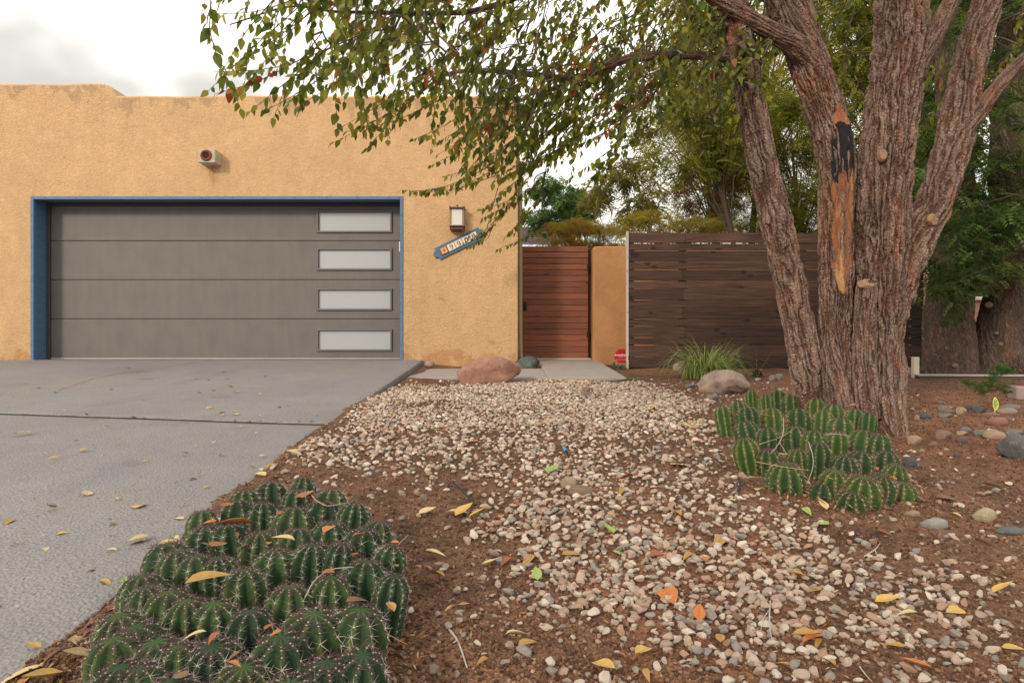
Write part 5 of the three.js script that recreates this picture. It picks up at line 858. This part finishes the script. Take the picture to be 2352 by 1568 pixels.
{
  const cobMats = {}; const CM = { grey: [.21, .19, .17], brown: [.25, .165, .115], tan: [.40, .285, .19], slate: [.095, .095, .10], pink: [.36, .26, .22], red: [.30, .16, .11], cream: [.50, .40, .27], purple: [.16, .105, .10], pale: [.36, .35, .32], blue: [.16, .17, .185] };
  for (const k in CM) cobMats[k] = std({ color: C(...CM[k].map(c => c * 1.5)), map: stoneMap, bumpMap: stoneBump, bumpScale: .004, roughness: .8 });
  const geos = [0, 1, 2, 3, 4].map(i => planarUV(rockGeo(610 + i, .16, i < 3 ? 1 : 4, 3), 2));
  setSeed(777);
  const L = [[830, 810, 140, 80, 'grey', 'grey cobble at the left end of the row before the sapling'], [900, 838, 130, 62, 'brown', 'brown cobble leaning on the grey one in the sapling row'], [1050, 845, 130, 95, 'tan', 'pale tan angular cobble in the sapling row'], [1135, 795, 115, 70, 'slate', 'dark grey cobble left of the sapling stem'], [1290, 825, 150, 90, 'slate', 'blue-black cobble beside the yellow plant tag'], [850, 885, 190, 55, 'grey', 'flat grey cobble just below the sapling row'], [590, 905, 140, 72, 'slate', 'dark slate cobble touching a small tan one'], [475, 915, 75, 72, 'tan', 'small tan cobble touching a dark slate one'], [1690, 780, 250, 60, 'grey', 'long grey cobble behind the pinkish one near the right edge'], [1660, 835, 250, 72, 'pink', 'long pinkish cobble right of the plant tag'], [1450, 868, 190, 46, 'brown', 'flat brown cobble under the plant tag'], [1520, 990, 240, 112, 'red', 'large red-brown cobble below the plant tag'], [830, 1170, 210, 128, 'brown', 'large round brown cobble in the middle of the right yard'], [1060, 1112, 150, 58, 'tan', 'tan cobble above the purple one'], [1105, 1065, 140, 56, 'grey', 'grey cobble behind the tan one'], [1060, 1210, 140, 86, 'purple', 'dark purple cobble below the tan one'], [1320, 1112, 200, 70, 'grey', 'grey cobble left of the long slanting tan one'], [1490, 1165, 260, 115, 'tan', 'long slanting tan cobble'], [455, 1228, 175, 118, 'tan', 'wedge-shaped tan cobble near the tree foot'], [1740, 1128, 220, 92, 'grey', 'greenish grey cobble at the right edge'], [690, 1255, 130, 66, 'brown', 'half buried brown cobble by the wedge-shaped one'], [390, 1530, 110, 62, 'slate', 'dark cobble right of the cactus'], [500, 1540, 90, 46, 'slate', 'smaller dark cobble right of the cactus'], [545, 1325, 80, 36, 'tan', 'small flat tan pebble near the tree foot'], [1000, 1390, 90, 60, 'purple', 'small purple pebble in the mulch of the right yard'], [780, 700, 60, 30, 'grey', 'small grey pebble in the mulch below the curb'], [560, 800, 55, 32, 'red', 'small reddish pebble left of the sapling row'], [1690, 915, 110, 30, 'grey', 'small grey pebble right of the red-brown cobble']];
  const put = (px, py, w, h, m, label, dk = .75) => { const c = gp(px, py), d = -c.z, W = w * d / F, Hh = h * d / F, o = mesh('cobble', pick(geos), cobMats[m]); o.position.set(c.x, c.y + Hh * .38, c.z - W * dk * .3); o.scale.set(W * 1.06, Hh * 1.3, W * dk); o.rotation.y = rr(-.25, .25); tag(o, label, 'cobble', 'cobbles in the yard'); };
  for (const [zx, zy, w, h, m, l] of L) put((2150 + zx / 5.226) * .9408, (850 + zy / 5.226) * .9408, w / 5.226 * .9408, h / 5.226 * .9408, m, l);
  for (const [zx, zy, w, h, m, l] of [[1770, 1085, 160, 72, 'pale', 'pale grey flat cobble below the right cactus'], [2105, 1035, 140, 92, 'cream', 'cream egg-shaped cobble right of the cactus'], [2290, 1120, 190, 40, 'blue', 'long blue-grey flat stone at the right edge'], [1610, 1000, 100, 40, 'tan', 'flat tan cobble just right of the cactus'], [1590, 660, 90, 60, 'slate', 'dark slate cobble between cactus and tree foot'], [235, 165, 130, 62, 'tan', 'tan cobble leaning on the grey boulder'], [250, 215, 80, 44, 'grey', 'grey cobble in front of the tan one by the grey boulder'], [100, 128, 70, 26, 'grey', 'flat grey cobble left of the grey boulder'], [660, 85, 60, 44, 'brown', 'left one of two brown stones between the pot and the tree'], [705, 78, 55, 46, 'grey', 'right one of two stones between the pot and the tree'], [560, 80, 46, 18, 'pale', 'small pale pebble below the broken pot']]) put((1650 + zx / 2.767) * .9408, (900 + zy / 2.767) * .9408, w / 2.767 * .9408, h / 2.767 * .9408, m, l);
  put(1308, 1122, 36, 26, 'tan', 'round tan cobble lying in the middle of the gravel'); put(1335, 1140, 60, 22, 'brown', 'flat brown stone half buried beside the round tan cobble'); put(1350, 902, 24, 14, 'brown', 'brown cobble at the top of the gravel bed'); put(1345, 912, 20, 12, 'grey', 'small grey cobble at the top of the gravel bed');
}
// ------------------------------------------------------------------ curb, post, planting strip
{
  const D0 = 7.62, D1 = 7.05, x0 = (2106 - 1176) * D0 / F, x1 = 7.5, a = Math.atan2(D0 - D1, x1 - x0) * -.6, o = thing('concrete_curb', 'low concrete curb in front of the twin-trunked tree', 'curb', [x0, EYE - .41, -D0]); o.rotation.y = a;
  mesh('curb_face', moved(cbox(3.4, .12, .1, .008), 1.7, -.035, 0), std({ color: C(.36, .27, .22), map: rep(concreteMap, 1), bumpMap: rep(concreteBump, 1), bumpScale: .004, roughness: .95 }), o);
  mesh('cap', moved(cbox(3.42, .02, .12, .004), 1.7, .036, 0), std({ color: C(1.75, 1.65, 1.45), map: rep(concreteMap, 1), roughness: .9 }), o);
  const p = thing('white_post', 'short weathered white post at the end of the curb', 'post', [x0 + .04, EYE - .41, -D0 - .09]); mesh('shaft', moved(cbox(.062, .27, .062, .006), 0, .10, 0), std({ color: C(.60, .52, .40), roughness: .85, bumpMap: fenceWood.bump, bumpScale: .002 }), p);
  const pv = thing('paver_block', 'pale concrete block lying at the right edge below the curb', 'paver', gp(2350, 916).toArray(), -.2); mesh('block', moved(cbox(.28, .11, .16, .01), .06, .05, 0), std({ color: C(1.3, 1.1, 1), map: rep(concreteMap, 1), roughness: .92 }), pv);
}
// ------------------------------------------------------------------ grass clump, dry stalks
const bladeGeo = (L, w, bend, lean) => { const pos = [], idx = [], n = 6; for (let i = 0; i <= n; i++) { const t = i / n, s = lean * t + bend * t * t, y = L * t * Math.cos(s * .75), x = L * t * Math.sin(s * .75), ww = w * (1 - Math.pow(t, 1.6)) + .0004; pos.push(x, y, -ww, x + ww * .3, y, 0, x, y, ww); if (i) { const a = (i - 1) * 3; idx.push(a, a + 1, a + 3, a + 1, a + 4, a + 3, a + 1, a + 2, a + 4, a + 2, a + 5, a + 4); } } const g = new THREE.BufferGeometry(); g.setAttribute('position', new THREE.BufferAttribute(new Float32Array(pos), 3)); g.setIndex(idx); g.computeVertexNormals(); return planarUV(g); };
{
  setSeed(321); const c = gp(1622, 868), o = thing('grass_clump', 'clump of long green grass in front of the dark fence', 'grass clump', c.toArray());
  const gm = [[.25, .36, .045], [.34, .45, .07], [.17, .26, .04], [.42, .46, .14], [.46, .37, .18]].map(k => phys({ color: C(...k), roughness: .6, transmission: .3, thickness: 0 }));
  for (let i = 0; i < 420; i++) { const dry = rnd() < .15, m = mesh('blade', bladeGeo(rr(.22, .66) * (dry ? .7 : 1), rr(.0035, .0065), rr(.3, 1.7), rr(.1, .9)), dry ? gm[4] : pick(gm.slice(0, 4)), o); const a = rr(0, 6.28), r = Math.sqrt(rnd()) * .17; m.position.set(Math.cos(a) * r * 1.5, -.02, Math.sin(a) * r); m.rotation.y = -a + rr(-.7, .7); }
  const st = thing('dry_stalk', 'thin dry weed stalk standing right of the grass clump', 'weed', gp(1738, 872).toArray()); mesh('stem', mergeIdx([thinTube([V(0, 0, 0), V(.05, .12, 0), V(.16, .30, .02)], .002, .001), thinTube([V(0, 0, 0), V(.0, .2, .01), V(-.01, .34, .01)], .0016, .0008), thinTube([V(0, 0, 0), V(-.08, .1, 0), V(-.2, .16, .04)], .0016, .0008)]), gm[4], st);
}
{ // broken terracotta pot lying on its side, with a plant
  setSeed(55); const c = gp(1740, 866), o = thing('terracotta_pot', 'broken terracotta pot on its side with a small green plant', 'pot', c.toArray());
  const g = new THREE.LatheGeometry([[.066, 0], [.078, 0], [.080, .03], [.070, .034], [.055, .12], [.045, .12], [.058, .03], [.064, .004]].map(a => new THREE.Vector2(...a)), 28, 0, Math.PI * 1.15); g.rotateX(-Math.PI / 2); g.rotateZ(-.1); const m = mesh('pot_shell', g, std({ color: C(.33, .12, .06), roughness: .85, bumpMap: rep(soilBump, 1), bumpScale: .003 }), o); m.position.y = .02;
  const L = []; for (let i = 0; i < 60; i++) L.push({ p: V(rr(-.06, .05), rr(.0, .05), rr(-.02, .05)), q: alongQ(V(rr(-1, 1), rr(.1, 1), rr(-.3, 1)), rr(-1, 1)), s: rr(.025, .05), c: C(.05 * rr(.7, 1.5), .12 * rr(.7, 1.4), .025) }); stuffInst('leaves', leafA, leafMat, L, o);
}
function leafyPlant(name, label, cat, at0, n, r, h, size, cols, geo = leafA) { const o = thing(name, label, cat, at0.toArray()), L = []; for (let i = 0; i < n; i++) { const a = rr(0, 6.28), k = Math.sqrt(rnd()), c = pick(cols), w = rr(.7, 1.3); L.push({ p: V(Math.cos(a) * r * k, rr(0, h) * (1 - .5 * k), Math.sin(a) * r * k), q: alongQ(V(Math.cos(a) * (.4 + k), rr(.1, 1), Math.sin(a) * (.4 + k)), rr(-.6, .6)), s: size * rr(.7, 1.3), c: C(c[0] * w, c[1] * w, c[2] * w) }); } mesh('stem', mergeIdx([0, 1, 2, 3, 4].map(i => thinTube([V(0, -.01, 0), V(rr(-r, r) * .4, h * .4, rr(-r, r) * .4), V(rr(-r, r) * .8, h * .8, rr(-r, r) * .8)], .003, .0015))), std({ color: C(.1, .09, .04), roughness: .9 }), o); stuffInst('leaves', geo, leafMat, L, o); return o; }
setSeed(99);
leafyPlant('succulent', 'blue-green succulent at the foot of the fence end', 'plant', gp(1412, 848), 90, .13, .07, .045, [[.10, .19, .11], [.07, .15, .08], [.15, .24, .12]], leafB);
leafyPlant('weed', 'small bright weed at the corner of the path slab', 'plant', gp(1450, 874), 22, .05, .03, .03, [[.12, .22, .03]]);
leafyPlant('low_shrub', 'small variegated shrub behind the white post', 'shrub', V(5.2, -.17, -8.55), 260, .16, .26, .035, [[.10, .12, .06], [.04, .06, .03], [.2, .2, .12]]);
leafyPlant('low_shrub', 'small dark shrub behind the curb at the right edge', 'shrub', P(2346, 872, 7.7), 260, .17, .28, .035, [[.05, .06, .03], [.03, .04, .02], [.12, .12, .07]]);
leafyPlant('weed', 'tiny green weed on the gravel near the red boulder', 'plant', gp(1130, 952), 12, .025, .02, .02, [[.10, .2, .03]]);
{ // young conifer with a plant tag
  setSeed(66); const c = gp(2237, 946), d = -c.z, k = d / F, Z = (zx, zy) => V(((2150 + zx / 5.226) * .9408 - 2237) * k, -((850 + zy / 5.226) * .9408 - 946) * k, 0);
  const o = thing('juniper_sapling', 'small twisted juniper sapling among the cobbles', 'sapling', c.toArray());
  const bark = std({ color: C(.15, .10, .075), roughness: .95 });
  mesh('trunk', mergeIdx([thinTube([Z(1190, 815), Z(1215, 720), Z(1290, 620), Z(1345, 560), Z(1420, 470), Z(1500, 330)], .009, .003, 7, 16), thinTube([Z(1320, 590), Z(1240, 520), Z(1140, 440)], .004, .0015), thinTube([Z(1345, 560), Z(1480, 540), Z(1610, 520)], .004, .0015), thinTube([Z(1440, 430), Z(1540, 340), Z(1630, 290)], .003, .001)]), bark, o);
  const tufts = [[1130, 435, 45], [1200, 480, 60], [1270, 510, 55], [1310, 560, 45], [1390, 500, 60], [1440, 420, 60], [1430, 340, 55], [1500, 320, 60], [1570, 300, 55], [1620, 290, 40], [1550, 260, 45], [1500, 520, 55], [1590, 480, 50], [1630, 560, 30], [1350, 450, 40]], L = [];
  for (const [x, y, r] of tufts) for (let i = 0; i < 60; i++) { const p = Z(x + rr(-r, r), y + rr(-r, r) * .7); p.z = rr(-.05, .05); const kk = pick([[.05, .13, .02], [.08, .19, .03], [.035, .08, .02], [.12, .24, .03]]); L.push({ p, q: E3(rr(-.6, .6), rr(0, 6.28), rr(-.3, 1.2), 'YXZ'), s: rr(.02, .04), c: C(...kk) }); }
  stuffInst('crown', sprigFine, farLeafMat, L, o);
  const tg = thing('plant_tag', 'yellow plant tag printed with green foliage by the sapling', 'plant tag', [c.x + Z(1410, 820).x, c.y - .005, c.z + .05]);
  const s = new THREE.Shape(); s.moveTo(-.012, 0); s.lineTo(.012, 0); s.lineTo(.010, .028); s.bezierCurveTo(.028, .06, .022, .085, -.006, .118); s.bezierCurveTo(-.028, .085, -.024, .055, -.010, .028); s.lineTo(-.012, 0);
  mesh('tag_card', new THREE.ExtrudeGeometry(s, { depth: .002, bevelEnabled: false }), std({ color: C(.80, .66, .12), roughness: .5 }), tg);
  const s2 = new THREE.Shape(); s2.moveTo(-.003, .030); s2.bezierCurveTo(.022, .055, .018, .082, -.005, .106); s2.bezierCurveTo(-.022, .082, -.019, .055, -.003, .030);
  const pt = ctex(64, 64, (u, v) => mixc([.05, .22, .03], [.35, .55, .15], clamp(.5 + fbm(u * 9, v * 9, 3, 9, 9) * 1.6))); const g2 = new THREE.ExtrudeGeometry(s2, { depth: .001, bevelEnabled: false }); g2.translate(0, 0, .0022); mesh('tag_print', g2, std({ map: rep(pt, 12), roughness: .5 }), tg);
}
// ------------------------------------------------------------------ drip lines
{
  const black = std({ color: C(.014, .014, .015), roughness: .5 });
  const tube = (label, pts, r = .0045) => { const P0 = pts.map(([a, b, u]) => gp(a, b, u)), o = thing('drip_tube', label, 'drip tube', P0[0].toArray()); mesh('hose', thinTube(P0.map(p => p.clone().sub(P0[0])), r, r, 8, 24), black, o); return o; };
  tube('straight black drip tube sticking out of the soil left of the gravel', [[1040, 1105, .03], [1065, 1130, .022], [1092, 1160, .004]]);
  tube('curved black drip tube at the left side of the right cactus', [[1697, 1096, .05], [1700, 1112, .03], [1690, 1135, .012], [1662, 1152, .006]], .005);
  tube('black drip tube lying beside the end of the path', [[1345, 886, .012], [1390, 876, .016], [1440, 872, .012]]);
  const d = tube('black drip stake with a bright blue cap in the gravel', [[1309, 1052, .0], [1304, 1042, .02], [1298, 1031, .045]]); const cp = new THREE.CylinderGeometry(.009, .009, .012, 10); const q = gp(1297, 1031, .045), m = mesh('blue_cap', cp, std({ color: C(.05, .35, .75), roughness: .4 }), d); m.position.copy(q.sub(d.position)); m.rotation.z = .5;
}
// ------------------------------------------------------------------ fallen leaves and twigs
{
  setSeed(4242);
  const FL = { yellow: [.58, .38, .10], pale: [.62, .47, .24], ochre: [.42, .24, .06], orange: [.52, .17, .04], rust: [.34, .10, .03], brown: [.20, .10, .05], green: [.30, .42, .10] };
  const veinMap = ctex(128, 128, (u, v) => { const k = 1 + .22 * fbm(u * 8, v * 8, 3, 8, 8) - .18 * ss(.06, 0, Math.abs(v - .5)); return [k * .82, k * .82, k * .82]; });
  const mats = {}; for (const k in FL) mats[k] = phys({ color: C(...FL[k].map(c => c * 1.2)), map: veinMap, roughness: .75, transmission: .15, thickness: 0 });
  const geos = [leafGeo(1, .5, .35, .15, 6), leafGeo(1, .6, .5, -.25, 6), leafGeo(1, .42, .3, .35, 6), leafGeo(1, .75, .2, .1, 6), leafGeo(1, .36, .8, .1, 6)];
  geos.forEach(g => { const p = g.attributes.position, uv = g.attributes.uv; for (let i = 0; i < p.count; i++) uv.setXY(i, p.getX(i), p.getZ(i) + .5); });
  const onSoil = 'lying on soil and gravel', drop = (px, py, lpx, kind, where, up = 0) => { const c = gp(px, py, up), d = -c.z, s = clamp(lpx * d / F * 1.25, .025, .13), m = mesh('fallen_leaf', pick(geos), mats[kind]); m.position.set(c.x, c.y + .003 + s * .03 + (where === onSoil ? .012 : 0), c.z); m.quaternion.copy(E3(rr(-.25, .25), rr(0, 6.28), rr(-.12, .3), 'YXZ')); m.scale.setScalar(s); tag(m, `${kind} fallen leaf ${where}`, 'leaf', `${kind} leaves ${where}`); };
  const onDrive = 'lying on the grey driveway', onC1 = 'caught on the near cactus', onC2 = 'caught on the right cactus', edge = 'gathered along the driveway edge';
  // measured ones (crop [0,870,1000,1500] of the photo at 2.352)
  for (const [zx, zy, l, k] of [[570, 1290, 92, 'yellow'], [775, 878, 90, 'yellow'], [320, 873, 65, 'ochre'], [497, 803, 70, 'pale'], [1205, 750, 40, 'yellow'], [1075, 708, 50, 'ochre'], [1055, 940, 62, 'pale'], [630, 962, 55, 'brown'], [320, 1027, 55, 'yellow'], [260, 1102, 42, 'pale'], [670, 1120, 56, 'pale'], [540, 1228, 34, 'brown'], [75, 1080, 42, 'yellow'], [75, 940, 70, 'ochre'], [10, 1438, 60, 'yellow'], [1063, 852, 40, 'pale'], [670, 815, 34, 'yellow'], [815, 612, 34, 'yellow'], [1150, 675, 40, 'ochre'], [1425, 635, 34, 'brown'], [1490, 575, 34, 'pale'], [455, 543, 44, 'yellow'], [340, 582, 44, 'yellow'], [430, 493, 34, 'pale'], [255, 560, 24, 'yellow'], [340, 380, 30, 'ochre'], [75, 448, 50, 'green'], [170, 433, 50, 'ochre'], [600, 405, 24, 'ochre'], [690, 493, 26, 'orange'], [500, 342, 30, 'orange'], [570, 350, 38, 'ochre'], [740, 352, 36, 'orange'], [810, 356, 26, 'ochre'], [1030, 370, 36, 'ochre'], [1210, 365, 20, 'ochre'], [1340, 370, 26, 'orange'], [1420, 374, 30, 'ochre'], [1515, 376, 34, 'yellow'], [1725, 376, 34, 'pale'], [1590, 374, 20, 'green'], [1770, 380, 30, 'orange'], [1220, 296, 40, 'yellow'], [1245, 328, 44, 'ochre'], [1290, 337, 30, 'pale'], [1360, 340, 44, 'yellow'], [1340, 318, 28, 'yellow'], [1480, 340, 26, 'yellow'], [355, 310, 34, 'pale'], [815, 253, 20, 'orange'], [750, 70, 26, 'brown'], [655, 105, 18, 'brown'], [305, 208, 20, 'brown'], [230, 185, 22, 'brown'], [155, 160, 20, 'brown'], [160, 218, 16, 'yellow'], [1310, 132, 26, 'brown'], [1190, 137, 26, 'yellow'], [1130, 130, 20, 'brown'], [1240, 197, 26, 'yellow'], [1340, 208, 36, 'ochre'], [1340, 175, 34, 'ochre'], [1155, 208, 20, 'brown'], [1520, 120, 22, 'yellow'], [1490, 220, 24, 'yellow'], [1440, 140, 18, 'ochre'], [1660, 287, 24, 'ochre'], [1615, 295, 22, 'brown'], [1825, 338, 24, 'yellow'], [1740, 140, 16, 'ochre'], [1285, 565, 40, 'ochre'], [1380, 405, 24, 'yellow'], [1465, 445, 20, 'yellow'], [1120, 513, 22, 'yellow'], [1215, 500, 20, 'pale'], [1085, 560, 36, 'brown'], [1000, 722, 26, 'green'], [615, 937, 22, 'ochre'], [130, 702, 26, 'ochre'], [600, 208, 14, 'yellow'], [970, 128, 14, 'yellow'], [1270, 92, 24, 'ochre'], [650, 190, 24, 'ochre'], [70, 233, 24, 'orange']]) drop(zx / 2.352 * .9408, (870 + zy / 2.352) * .9408, l / 2.352 * .9408, k, onDrive);
  for (const [px, py, l, k] of [[230, 1440, 60, 'pale'], [285, 1350, 40, 'green'], [310, 1352, 26, 'pale'], [255, 1435, 34, 'yellow'], [300, 1400, 60, 'pale'], [345, 1385, 70, 'pale'], [185, 1490, 46, 'pale'], [215, 1510, 60, 'pale'], [105, 1535, 90, 'pale'], [150, 1550, 80, 'yellow'], [95, 1490, 30, 'yellow'], [105, 1525, 24, 'pale'], [60, 1545, 34, 'pale'], [225, 1535, 34, 'rust'], [60, 1562, 40, 'orange'], [335, 1245, 40, 'ochre'], [360, 1255, 44, 'yellow'], [345, 1235, 46, 'pale'], [395, 1240, 40, 'pale'], [610, 1095, 34, 'pale'], [640, 1070, 34, 'ochre'], [660, 1055, 30, 'orange'], [690, 1042, 30, 'pale'], [720, 1020, 30, 'pale'], [650, 1100, 30, 'orange'], [600, 1085, 30, 'pale']]) drop(px, py, l, k, edge);
  for (const [px, py, l, k] of [[1365, 1536, 62, 'yellow'], [1490, 1502, 50, 'yellow'], [1525, 1365, 56, 'orange'], [1260, 1095, 46, 'green'], [1565, 982, 36, 'yellow'], [1590, 1032, 24, 'green'], [1290, 1285, 40, 'ochre'], [1245, 1215, 34, 'ochre'], [1150, 1200, 34, 'ochre'], [1045, 1195, 44, 'yellow'], [1075, 1200, 36, 'yellow'], [1025, 1185, 44, 'pale'], [960, 1190, 34, 'pale'], [970, 1280, 50, 'pale'], [990, 1330, 50, 'ochre'], [1130, 1250, 34, 'ochre'], [1225, 1285, 44, 'ochre'], [1235, 1345, 36, 'green'], [1170, 1290, 34, 'rust'], [1190, 1495, 40, 'ochre'], [1120, 1525, 34, 'ochre'], [1105, 1310, 34, 'pale'], [1160, 1472, 50, 'pale'], [1405, 1385, 40, 'ochre'], [1535, 1250, 34, 'orange'], [1565, 1195, 34, 'ochre'], [1590, 1280, 34, 'ochre'], [1520, 1280, 36, 'rust'], [1410, 1235, 34, 'green'], [1480, 1550, 34, 'ochre'], [1850, 1336, 50, 'yellow'], [1890, 1365, 34, 'ochre'], [1660, 1245, 46, 'ochre'], [1820, 1470, 50, 'ochre'], [1845, 1490, 50, 'orange'], [1885, 1480, 30, 'ochre'], [2010, 1395, 46, 'yellow'], [1920, 1545, 50, 'ochre'], [1830, 1550, 44, 'ochre'], [2110, 1420, 40, 'pale'], [2215, 1415, 40, 'yellow'], [2280, 1375, 44, 'yellow'], [2310, 1340, 34, 'yellow'], [2300, 1500, 36, 'yellow'], [1620, 1290, 40, 'orange'], [1605, 1440, 44, 'orange'], [1575, 1480, 30, 'yellow'], [1655, 1490, 46, 'ochre'], [1700, 1440, 30, 'brown'], [2080, 1500, 36, 'ochre'], [2150, 1555, 60, 'orange'], [1900, 1180, 30, 'pale'], [1905, 1215, 40, 'green'], [2180, 1190, 34, 'pale'], [2010, 1230, 30, 'orange'], [1845, 1175, 30, 'green'], [2250, 1120, 40, 'ochre'], [2150, 1150, 36, 'brown'], [1430, 1130, 30, 'ochre'], [1380, 1045, 30, 'rust'], [1340, 990, 24, 'ochre'], [1100, 1020, 26, 'orange'], [1000, 990, 24, 'orange'], [960, 960, 20, 'rust'], [1040, 950, 24, 'ochre'], [1190, 955, 20, 'orange'], [1260, 930, 22, 'ochre'], [1380, 960, 22, 'orange'], [1450, 985, 22, 'ochre'], [1490, 940, 18, 'yellow'], [910, 930, 20, 'ochre'], [880, 990, 22, 'orange'], [840, 1030, 22, 'ochre'], [800, 1050, 24, 'yellow'], [760, 1040, 22, 'orange'], [1540, 1075, 40, 'ochre'], [1455, 1100, 36, 'rust'], [1230, 985, 22, 'yellow'], [1310, 1010, 22, 'green'], [1425, 1285, 20, 'green'], [1180, 1160, 34, 'rust'], [1690, 1160, 30, 'pale'], [1745, 1130, 24, 'pale']]) drop(px, py, l, k, onSoil);
  for (const [zx, zy, l, k] of [[1165, 425, 180, 'orange'], [1490, 245, 120, 'rust'], [910, 400, 62, 'orange'], [1040, 475, 52, 'brown'], [1255, 560, 72, 'orange'], [1690, 435, 92, 'orange'], [1885, 625, 76, 'rust'], [690, 830, 210, 'ochre'], [2080, 545, 70, 'orange'], [1440, 535, 110, 'pale'], [1315, 355, 40, 'rust'], [790, 550, 90, 'brown'], [870, 575, 110, 'rust'], [2135, 710, 80, 'rust'], [1230, 1140, 100, 'rust'], [1345, 1140, 60, 'orange'], [980, 1355, 90, 'orange'], [1070, 1285, 70, 'brown'], [925, 1150, 100, 'rust'], [2110, 1020, 130, 'ochre'], [1780, 950, 120, 'brown'], [1620, 745, 70, 'rust'], [1080, 590, 70, 'rust'], [1340, 210, 70, 'rust'], [1550, 210, 70, 'rust'], [930, 300, 70, 'rust'], [1830, 500, 80, 'rust'], [710, 1450, 90, 'brown'], [840, 1150, 110, 'pale']]) drop((200 + zx / 2.767) * .9408, (1130 + zy / 2.767) * .9408, l / 2.767 * .9408 * 1.15, k, onC1, .182);
  for (const [zx, zy, l, k] of [[570, 330, 60, 'rust'], [785, 370, 50, 'orange'], [690, 660, 50, 'orange'], [1200, 555, 70, 'rust'], [1350, 670, 60, 'rust'], [1035, 750, 70, 'rust'], [1500, 760, 80, 'orange'], [725, 590, 70, 'ochre'], [1160, 255, 60, 'yellow'], [950, 890, 60, 'rust'], [1100, 780, 50, 'rust']]) drop((1650 + zx / 2.767) * .9408, (900 + zy / 2.767) * .9408, l / 2.767 * .9408, k, onC2, .165);
  const greyW = std({ color: C(.42, .37, .33), roughness: .9 }), strawW = std({ color: C(.48, .34, .16), roughness: .85 }), brownW = std({ color: C(.17, .10, .07), roughness: .9 });
  const twig = (label, pts, r, m, extra = []) => { const q = pts.map(([a, b, u = .006]) => gp(a, b, u)), o = thing('twig', label, 'twig', q[0].toArray()); const gs = [thinTube(q.map(p => p.clone().sub(q[0])), r, r * .55, 5, 12)]; for (const e of extra) gs.push(thinTube(e.map(([a, b, u = .01]) => gp(a, b, u).sub(q[0])), r * .7, r * .35, 5, 6)); mesh('stick', mergeIdx(gs), m, o); };
  twig('bleached forked twig on the soil at the bottom', [[1030, 1443], [1050, 1470], [1062, 1500], [1073, 1534]], .0035, greyW, [[[1050, 1470], [1040, 1476]]]);
  twig('thin curved brown twig right of the forked twig', [[1080, 1405], [1085, 1430], [1100, 1450], [1135, 1470]], .0018, brownW);
  twig('short dark stick lying on the bare soil', [[1150, 1405], [1175, 1402], [1195, 1392]], .005, brownW);
  twig('long bent grey twig among the gravel at the lower right', [[1770, 1380, .02], [1768, 1420, .02], [1772, 1460, .015], [1785, 1490, .008]], .0022, greyW, [[[1768, 1400, .02], [1752, 1425, .02], [1748, 1450, .01]]]);
  twig('thin pale twig crossing the gravel at the bottom edge', [[1975, 1530, .02], [1990, 1550, .01], [2005, 1566, .01]], .0018, greyW);
  twig('pale straw stalk lying across the right cactus', [[1745, 1020, .23], [1790, 1005, .24], [1830, 980, .25]], .0012, strawW);
  twig('long straw stalk across the front of the right cactus', [[1735, 1060, .19], [1800, 1072, .20], [1860, 1080, .19]], .0013, strawW);
  twig('grey bent twig resting on the right cactus', [[1800, 960, .25], [1798, 1000, .24], [1785, 1025, .22], [1770, 1042, .2]], .002, greyW, [[[1790, 1015, .23], [1800, 1030, .22], [1808, 1044, .2]]]);
  twig('curved grey twig hanging in the middle of the right cactus', [[1858, 1015, .22], [1868, 1050, .2], [1866, 1080, .18], [1856, 1108, .14]], .0018, greyW);
  twig('short horizontal twig on top of the right cactus', [[1895, 998, .24], [1930, 997, .24], [1955, 1003, .23]], .0016, greyW);
  twig('orange brown stem caught on top of the near cactus', [[708, 1128, .19], [730, 1152, .19], [752, 1162, .19]], .0018, strawW);
  twig('pale twig pointing over the back of the near cactus', [[752, 1162, .19], [790, 1156, .18], [810, 1152, .17]], .0016, greyW);
  twig('grey twig lying across the middle of the near cactus', [[700, 1372, .16], [725, 1330, .17], [760, 1308, .18], [810, 1302, .18]], .0018, greyW);
  twig('forked pale twig right of the near cactus', [[905, 1260, .05], [925, 1240, .05], [938, 1228, .06]], .0018, greyW);
  twig('straw stalk low on the right flank of the near cactus', [[825, 1465, .1], [870, 1450, .08], [935, 1480, .03]], .0016, strawW);
  twig('pale bent twig below the right cactus', [[1985, 1278, .01], [2010, 1262, .015], [2022, 1248, .015]], .0026, greyW, [[[2010, 1262, .015], [2016, 1276, .01]]]);
  twig('brown curled dry frond hanging over the driveway edge', [[155, 1490, .02], [130, 1495, .045], [110, 1510, .04], [98, 1530, .01]], .006, brownW);
}
renderer.render(scene, camera);
